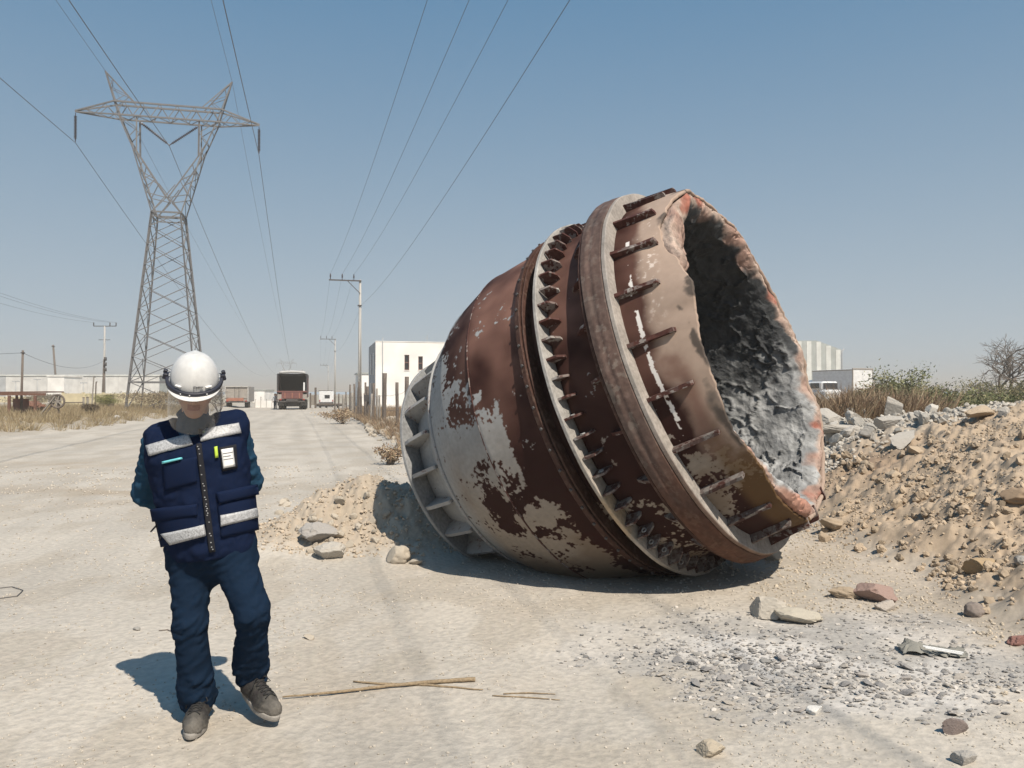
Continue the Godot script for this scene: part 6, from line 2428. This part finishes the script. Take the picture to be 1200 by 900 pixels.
	# --- hands, one holding the other wrist behind the back
	for s in [0, 1]:
		var w: Vector3 = [wl, wr][s]
		var dir := Vector3([1.0, -0.75][s], [-0.25, -0.55][s], -0.05).normalized()
		var out := Vector3(0, 0.0, -1.0)
		var across := dir.cross(out).normalized()
		out = across.cross(dir).normalized() * -1.0
		var f := Field.new()
		f.bone(w, w + dir * 0.04, 0.026, 0.027, 0.02)
		for k in 4:
			var o := (k - 1.5) * 0.019
			var base := w + dir * 0.085 + across * o
			f.bone(w + dir * 0.03 + across * o * 0.7, base, 0.0135, 0.0115, 0.014)
			var len: float = [0.036, 0.042, 0.039, 0.030][k]
			var curl := 0.5 + 0.12 * k
			var d1 := (dir * cos(curl) - out * sin(curl)).normalized()
			var d2 := (dir * cos(curl * 2.1) - out * sin(curl * 2.1)).normalized()
			var d3 := (dir * cos(curl * 2.9) - out * sin(curl * 2.9)).normalized()
			var p1 := base + d1 * len
			var p2 := p1 + d2 * len * 0.68
			f.bone(base, p1, 0.0098, 0.0088, 0.004)
			f.bone(p1, p2, 0.0088, 0.0080, 0.003)
			f.bone(p2, p2 + d3 * len * 0.5, 0.0080, 0.0068, 0.003)
		var tb := w + dir * 0.025 - across * 0.026
		var td := (dir * 0.7 - across * 0.62 - out * 0.35).normalized()
		f.bone(w + dir * 0.01 - across * 0.012, tb + td * 0.015, 0.015, 0.0125, 0.012)
		f.bone(tb + td * 0.015, tb + td * 0.052, 0.0115, 0.0098, 0.004)
		f.bone(tb + td * 0.052, tb + td * 0.052 + (td + dir * 0.5).normalized() * 0.026, 0.0098, 0.0078, 0.003)
		nets(f, 0.0042, g, AABB(), Color(0.46, 0.26, 0.185))
	part("body", bag_mesh(g, t.position), M.skin, t)
	for s in [-1.0, 1.0]:                             # eyes, cast down
		var st := tool(true)
		lathe(st, [Vector2(0.0, -0.0115), Vector2(0.006, -0.0098), Vector2(0.0102, -0.005), Vector2(0.0115, 0.0), Vector2(0.0102, 0.005), Vector2(0.006, 0.0098), Vector2(0.0, 0.0115)], 12)
		part("eye", st, M.card, t, hc + hb * Vector3(0.031 * s, -0.005, 0.0775) - t.position)
		st = tool(true)
		lathe(st, [Vector2(0.0, -0.003), Vector2(0.0055, -0.001), Vector2(0.0055, 0.0), Vector2(0.0, 0.0022)], 10, Vector3.ZERO, hb * Basis(Vector3.RIGHT, PI * 0.5 + 0.35))
		part("iris", st, M.twig, t, hc + hb * Vector3(0.031 * s, -0.0085, 0.0885) - t.position)

	# --- jeans
	var jf := Field.new()
	jf.bone(Vector3(-1.485, 0.875, -3.735), Vector3(-1.335, 0.875, -3.725), 0.120, 0.120, 0.08)
	jf.bone(Vector3(-1.50, 0.80, -3.735), Vector3(-1.32, 0.80, -3.725), 0.104, 0.104, 0.06)
	jf.bone(hl - Vector3(0, 0.04, 0), kl + Vector3(0, 0.02, 0), 0.103, 0.075, 0.05)
	jf.bone(hr - Vector3(0, 0.04, 0), kr, 0.103, 0.077, 0.05)
	jf.bone(kl + Vector3(0, 0.02, 0), al + Vector3(0.004, 0.005, 0.0), 0.073, 0.081, 0.03)
	jf.bone(kr, ar + Vector3(0.0, 0.01, 0.0), 0.072, 0.074, 0.03)
	jf.bone(Vector3(-1.41, 0.80, -3.70), Vector3(-1.412, 0.715, -3.72), 0.08, 0.045, 0.06)
	# rumpled rings above the hems and behind the knees
	for q in [[al, 0.055, 0.012], [al, 0.115, -0.010], [ar, 0.06, 0.010], [ar, 0.125, -0.008]]:
		jf.bone(q[0] + Vector3(q[2], q[1], 0.01), q[0] + Vector3(-q[2], q[1] + 0.015, 0.03), 0.074, 0.072, 0.02)
	jf.ripple = folds
	jf.amp = 0.007
	jf.more = [Vector3(0.50, 0.10, 1.3), Vector3(0.17, 0.10, 1.5), Vector3(0.74, 0.06, 0.8)]
	jf.stretch = Basis(Vector3(5.0, -7.0, 1.0), Vector3(4.0, 10.0, -3.0), Vector3(1.0, 5.0, 5.0))
	jf.cut((al - kl).normalized(), al + (al - kl).normalized() * 0.034)
	jf.cut(Vector3.UP, Vector3(0, 0.97, 0))
	field_part("trousers", jf, 0.0085, M.denim, t)

	# --- shirt
	var sf := Field.new()
	sf.bone(sl - Vector3(0, 0.02, 0), el, 0.066, 0.064, 0.04)
	sf.bone(sr - Vector3(0, 0.02, 0), er, 0.064, 0.064, 0.04)
	sf.bone(el, wl, 0.064, 0.044, 0.03)
	sf.bone(er, wr, 0.064, 0.044, 0.03)
	sf.bone(sl + Vector3(0.03, -0.01, 0), sr - Vector3(0.03, 0.01, 0), 0.055, 0.055, 0.05)
	sf.bone(neck - Vector3(0, 0.06, 0.02), neck + Vector3(0.005, 0.030, 0.008), 0.085, 0.072, 0.04)
	sf.bone(Vector3(-1.41, 0.88, -3.725), Vector3(-1.455, 1.25, -3.675), 0.13, 0.13, 0.06)
	sf.ripple = folds
	sf.amp = 0.012
	sf.stretch = Basis(Vector3(8.0, -5.0, 1.0), Vector3(6.0, 11.0, -3.0), Vector3(1.0, 5.0, 8.0))
	field_part("shirt", sf, 0.009, M.shirt, t)

	# --- vest
	var vf := Field.new()
	vf.bone(Vector3(-1.492, 0.855, -3.715), Vector3(-1.560, 1.26, -3.675), 0.119, 0.128, 0.06)
	vf.bone(Vector3(-1.318, 0.865, -3.710), Vector3(-1.352, 1.29, -3.68), 0.118, 0.120, 0.06)
	vf.bone(Vector3(-1.405, 0.86, -3.70), Vector3(-1.462, 1.26, -3.665), 0.138, 0.134, 0.06)
	vf.bone(Vector3(-1.632, 1.352, -3.685), Vector3(-1.292, 1.408, -3.70), 0.070, 0.070, 0.06)
	vf.ripple = folds
	vf.amp = 0.011
	vf.stretch = Basis(Vector3(6.0, -4.0, 1.0), Vector3(3.0, 6.0, -2.0), Vector3(1.0, 3.0, 5.0))
	vf.hollow(Vector3(-1.452, 1.508, -3.60), 0.135)
	vf.cut(Vector3(0.10, -1.0, 0.0), Vector3(-1.41, 0.795, -3.7))
	field_part("vest", vf, 0.0085, M.vest, t)
	vf.amp = 0.0                                      # pieces are sewn on the body without its folds
	# a bound edge round the hem and collar
	var o := sew("reflective_strip", vf, [176.0, 534.2, 226.0, 520.8, 221.5, 509.5, 172.5, 522.5], 22, 5, 0.0095, M.reflective, t)
	sew("reflective_strip", vf, [235.2, 517.5, 281.8, 507.4, 279.3, 495.8, 236.0, 504.5], 22, 5, 0.0095, M.reflective, t)
	sew("reflective_strip", vf, [203.0, 637.3, 241.6, 627.0, 239.3, 614.6, 192.7, 624.4], 22, 5, 0.020, M.reflective, t)
	sew("reflective_strip", vf, [258.5, 616.2, 298.0, 606.5, 296.5, 595.6, 258.0, 603.4], 22, 5, 0.020, M.reflective, t)
	# pockets
	o = sew("chest_pocket", vf, [194.0, 575.0, 231.0, 565.0, 231.0, 535.0, 191.0, 543.5], 12, 12, 0.007, M.vest, t, 0.007)
	sew("pocket_edge", vf, [192.7, 542.9, 213.7, 538.3, 213.2, 535.9, 192.5, 540.2], 8, 3, 0.018, M.cyan, t)
	sew("lower_pocket", vf, [190.0, 641.0, 236.0, 632.0, 231.5, 597.0, 181.5, 603.0], 14, 12, 0.007, M.vest, t, 0.010)
	sew("pocket_flap", vf, [183.0, 610.5, 232.0, 604.0, 231.0, 590.5, 180.0, 596.0], 14, 6, 0.017, M.vest, t, 0.006)
	sew("lower_pocket", vf, [259.0, 630.0, 302.0, 621.0, 298.0, 580.0, 254.5, 589.0], 14, 12, 0.007, M.vest, t, 0.010)
	sew("pocket_flap", vf, [256.5, 590.0, 299.5, 580.0, 297.5, 568.0, 253.0, 577.0], 14, 6, 0.017, M.vest, t, 0.006)
	# badge
	o = sew("badge_holder", vf, [260.5, 552.2, 277.0, 548.2, 275.4, 521.0, 256.5, 525.0], 8, 8, 0.011, M.vest_dark, t)
	sew("badge_card", vf, [261.4, 548.6, 274.0, 546.0, 271.4, 524.9, 258.7, 526.9], 6, 8, 0.0145, M.card, t)
	var ink := [[260.5, 531.0, 271.0, 529.3], [261.0, 534.5, 269.0, 533.3], [261.4, 538.0, 271.5, 536.4]]
	for q in ink:
		sew("badge_line", vf, [q[0], q[1] + 0.7, q[2], q[3] + 0.7, q[2], q[3], q[0], q[1]], 4, 2, 0.0156, M.ink, t)
	sew("lime_tag", vf, [252.2, 536.6, 256.0, 535.5, 254.8, 523.2, 251.0, 524.2], 4, 5, 0.013, M.lime, t)
	sew("belt_flap", vf, [234.5, 513.5, 238.0, 513.0, 237.5, 505.5, 234.0, 506.2], 3, 4, 0.016, M.vest_dark, t)
	# zip: a dark placket with bright teeth
	sew("placket", vf, [245.5, 647.0, 252.5, 646.0, 236.0, 520.0, 230.0, 521.0], 5, 30, 0.010, M.vest_dark, t)
	var st := tool()
	for k in 46:
		var q := Vector2(232.8, 524.0).lerp(Vector2(249.3, 643.0), k / 45.0)
		if fine.get_noise_2d(k * 0.7, 5.0) < -0.05:
			continue
		var p: Vector3 = land(vf, q.x + (0.5 if k % 2 else -0.5), q.y, 2.9)
		bx(st, p + vf.slope(p) * 0.0125 - t.position, Vector3(0.0045, 0.004, 0.003))
	part("zip_teeth", st, M.reflective, t)
	# side strap ends
	st = tool()
	var sp := land(vf, 189.0, 612.0, 2.9)
	bar(st, sp + Vector3(0.0, 0.02, -0.03) - t.position, sp + Vector3(-0.055, -0.045, -0.02) - t.position, 0.026, 0.006)
	bar(st, sp + Vector3(0.01, -0.03, -0.02) - t.position, sp + Vector3(-0.015, -0.085, -0.015) - t.position, 0.022, 0.006)
	part("side_strap", st, M.vest_dark, t)

	# --- hard hat
	var helmet := Node3D.new()
	helmet.name = "hard_hat"
	t.add_child(helmet)
	helmet.position = hc - t.position
	helmet.basis = hb * Basis.from_scale(Vector3(0.93, 0.95, 0.93))
	var nu := 73
	var P := PackedVector3Array()
	var rows := []
	for j in 26:
		rows.append(j)
	for j in 26:
		for i in nu:
			var a := TAU * i / (nu - 1)
			var e := Vector3(sin(a), 0, cos(a))
			var front := pow(maxf(0.0, cos(a)), 2.2)
			var R := Vector3(e.x * 0.110, 0, e.z * (0.136 if e.z > 0.0 else 0.130))
			var y: float
			var k: float
			if j < 3:                                   # inside of the rim
				k = [0.93, 0.95, 1.0][j]
				y = [0.02, 0.008, 0.002][j]
				R += e * (0.012 + 0.034 * front) * (0.0 if j < 2 else 1.0)
				y -= front * 0.005 * (0.0 if j < 2 else 1.0)
			elif j < 8:                                 # brim and peak
				var q := (j - 3) / 4.0
				k = 1.0
				R += e * (0.014 + 0.036 * front) * (1.0 - q)
				y = lerpf(0.0055 - front * 0.005, 0.014, q * q)
			else:                                       # dome
				var q := (j - 8) / 17.0 * PI * 0.5
				k = pow(cos(q), 0.86)
				y = 0.014 + 0.133 * pow(sin(q), 0.96)
				y += 0.006 * exp(-pow(e.x * k / 0.16, 2.0)) * sin(q)
			P.append(Vector3(R.x * k, y, R.z * k - 0.008))
	part("hat_shell", grid(P, nu, 26, PackedVector2Array(), PackedColorArray(), true), M.helmet, helmet)
	# dark carrier of the face shield round the front of the hat
	P = PackedVector3Array()
	var nb := 49
	for j in 6:
		for i in nb:
			var a := lerpf(-1.78, 1.78, i / (nb - 1.0))
			var e := Vector3(sin(a), 0, cos(a))
			var o2: float = [0.004, 0.017, 0.019, 0.019, 0.017, 0.004][j]
			var y2: float = [0.004, 0.004, 0.008, 0.022, 0.027, 0.027][j]
			y2 += 0.012 * ss(1.0, 1.7, absf(a)) - 0.004 * cos(a)
			var k := 1.0 if i > 0 and i < nb - 1 else 0.93
			P.append(Vector3(e.x * (0.111 + o2) * k, y2, e.z * (0.136 + o2) * k - 0.008))
	part("shield_carrier", grid(P, nb, 6), M.band, helmet)
	for s in [-1.0, 1.0]:
		for q in [[1.55, 0.034, 0.020, 0.016], [1.68, 0.050, 0.014, 0.014]]:
			var e := Vector3(sin(q[0]) * s, 0, cos(q[0]))
			st = tool()
			bx(st, Vector3(e.x * 0.130, q[1], e.z * 0.150 - 0.008), Vector3(0.018, q[2] * 1.5, q[3] * 1.3), facing(Vector3.UP, e) * Basis(Vector3.RIGHT, 0.3), 0.004)
			part("shield_knob", st, M.band, helmet)
	for x in [-0.055, -0.015, 0.06]:
		st = tool()
		bx(st, Vector3(x, 0.014, sqrt(1.0 - pow(x / 0.130, 2.0)) * 0.156 - 0.007), Vector3(0.005, 0.005, 0.004), Basis.IDENTITY, 0.001)
		part("rivet", st, M.card, helmet)
	# slots in the shell above the carrier
	for s in [-1.0, 1.0]:
		st = tool()
		bx(st, Vector3(0.066 * s, 0.040, 0.106 - 0.0), Vector3(0.030, 0.006, 0.012), Basis(Vector3.UP, 0.62 * s) * Basis(Vector3.RIGHT, -0.16), 0.002)
		part("slot_cap", st, M.card, helmet)
	var tm := TextMesh.new()
	var font := SystemFont.new()
	font.font_names = PackedStringArray(["Droid Sans"])
	tm.font = font
	tm.text = "Clemex"
	tm.font_size = 16
	tm.pixel_size = 0.00085
	tm.depth = 0.004
	var lettering := part("lettering", tm, M.ink, helmet, Vector3(0.022, 0.045, 0.1245))
	lettering.rotation = Vector3(-0.22, 0.14, 0.02)
	# clear smoked shield hanging from it
	P = PackedVector3Array()
	var ns := 33
	for j in 18:
		for i in ns:
			var a := lerpf(-1.35, 1.35, i / (ns - 1.0))
			var k := j / 17.0
			var e := Vector3(sin(a), 0, cos(a))
			var drop := 0.205 * (1.0 - 0.30 * pow(absf(a) / 1.35, 4.0))
			P.append(Vector3(e.x * lerpf(0.121, 0.124, 1.0 - k), lerpf(-drop, 0.006, k), e.z * lerpf(0.135, 0.152, k) - 0.008))
	part("face_shield", grid(P, ns, 18), M.shield, helmet)

	# --- shoes
	shoe(t, Vector3(-1.478, 0.0, -3.83), Vector3(-1.432, 0.0, -3.55), 0.0, al, 0)
	shoe(t, Vector3(-1.300, 0.105, -3.855), Vector3(-1.108, 0.045, -3.70), 0.0, ar, 1)


func shoe(t: Node3D, heel: Vector3, toe: Vector3, roll: float, ankle: Vector3, n: int) -> void:
	# built along z, sole on y = 0, then turned into place
	var z := (toe - heel).normalized()
	var x := Vector3.UP.cross(z).normalized()
	var y := z.cross(x)
	var l := 0.285
	var o := Node3D.new()
	o.name = "shoe"
	t.add_child(o, true)
	var gap := 0.012
	var ground := H(heel.x, heel.z)
	o.transform = Transform3D(Basis(x, y, z), heel + Vector3(0, ground + 0.004 if n == 0 else 0.0, 0) - t.position)
	var f := Field.new()
	f.bone(Vector3(0, 0.055, 0.045), Vector3(0, 0.050, 0.17), 0.038, 0.042, 0.03)
	f.bone(Vector3(0, 0.045, 0.17), Vector3(0.004, 0.040, 0.240), 0.046, 0.040, 0.03)
	f.bone(Vector3(-0.014, 0.034, 0.19), Vector3(0.016, 0.034, 0.19), 0.034, 0.034, 0.03)
	f.bone(Vector3(0, 0.07, 0.055), Vector3(0, 0.115, 0.048), 0.044, 0.046, 0.03)
	f.bone(Vector3(0, 0.09, 0.08), Vector3(0, 0.066, 0.18), 0.036, 0.028, 0.03)
	f.cut(Vector3.DOWN, Vector3(0, 0.022, 0))
	f.ripple = mid
	f.amp = 0.004
	f.stretch = Basis.IDENTITY * 22.0
	var g := bag()
	nets(f, 0.0052, g, AABB(), func(p: Vector3): return Color(0.028, 0.027, 0.026).lerp(Color(0.17, 0.155, 0.135), clampf(ss(0.17, 0.27, p.z) * 0.75 + ss(0.05, 0.03, p.y) * 0.5 + 0.35 * mid.get_noise_3dv(p * 30.0), 0.0, 0.85)))
	part("upper", bag_mesh(g), M.boot, o)
	# sole: an outline swept up with a rounded edge
	var out := []
	var nn := 40
	for k in nn:
		var a := TAU * k / nn
		var zz := 0.143 + 0.145 * cos(a)
		var wd := 0.036 + 0.017 * ss(0.06, 0.20, zz)
		out.append(Vector2(sin(a) * wd * (1.0 if absf(cos(a)) < 0.8 else 1.0), zz))
	var P := PackedVector3Array()
	for q in [[0.0, 0.0], [0.93, 0.0], [1.0, 0.005], [1.0, 0.024], [0.95, 0.029], [0.6, 0.029]]:
		for k in nn + 1:
			var e: Vector2 = out[k % nn]
			var c := Vector2(0, 0.143)
			var p: Vector2 = c + (e - c) * q[0]
			P.append(Vector3(p.x, q[1], p.y))
	part("sole", grid(P, nn + 1, 6, PackedVector2Array(), PackedColorArray(), true), M.sole, o)
	# laces
	var top := func(x: float, zc: float) -> Vector3:
		var yy := 0.19
		for i in 40:
			var d := f.near(Vector3(x, yy, zc))
			if d < 0.0008:
				break
			yy -= maxf(d * 0.8, 0.0006)
		return Vector3(x, yy + 0.003, zc)
	var st := tool(true)
	for k in 0:
		var zc := 0.098 + 0.020 * k
		var h := 0.112 - 0.0085 * k
		tube(st, [Vector3(-0.026, h - 0.010, zc), Vector3(-0.010, h + 0.009, zc + 0.006), Vector3(0.010, h + 0.009, zc + 0.010), Vector3(0.026, h - 0.010, zc + 0.014)], 0.0028, 5)
		tube(st, [Vector3(0.026, h - 0.010, zc), Vector3(0.010, h + 0.010, zc + 0.008), Vector3(-0.010, h + 0.010, zc + 0.010), Vector3(-0.026, h - 0.010, zc + 0.014)], 0.0028, 5)
	tube(st, [Vector3(0.0, 0.128, 0.10), Vector3(0.028, 0.138, 0.115), Vector3(0.045, 0.118, 0.135), Vector3(0.020, 0.108, 0.12)], 0.0028, 5)
	tube(st, [Vector3(0.0, 0.128, 0.10), Vector3(-0.028, 0.136, 0.115), Vector3(-0.048, 0.112, 0.13), Vector3(-0.055, 0.085, 0.125)], 0.0028, 5)
	for k in 6:
		var zc := 0.088 + 0.021 * k
		for s in [-1.0, 1.0]:
			tube(st, [top.call(-0.027 * s, zc), top.call(-0.012 * s, zc + 0.005), top.call(0.0, zc + 0.009), top.call(0.012 * s, zc + 0.013), top.call(0.027 * s, zc + 0.018)], 0.0030, 5)
	part("laces", st, M.lace, o)
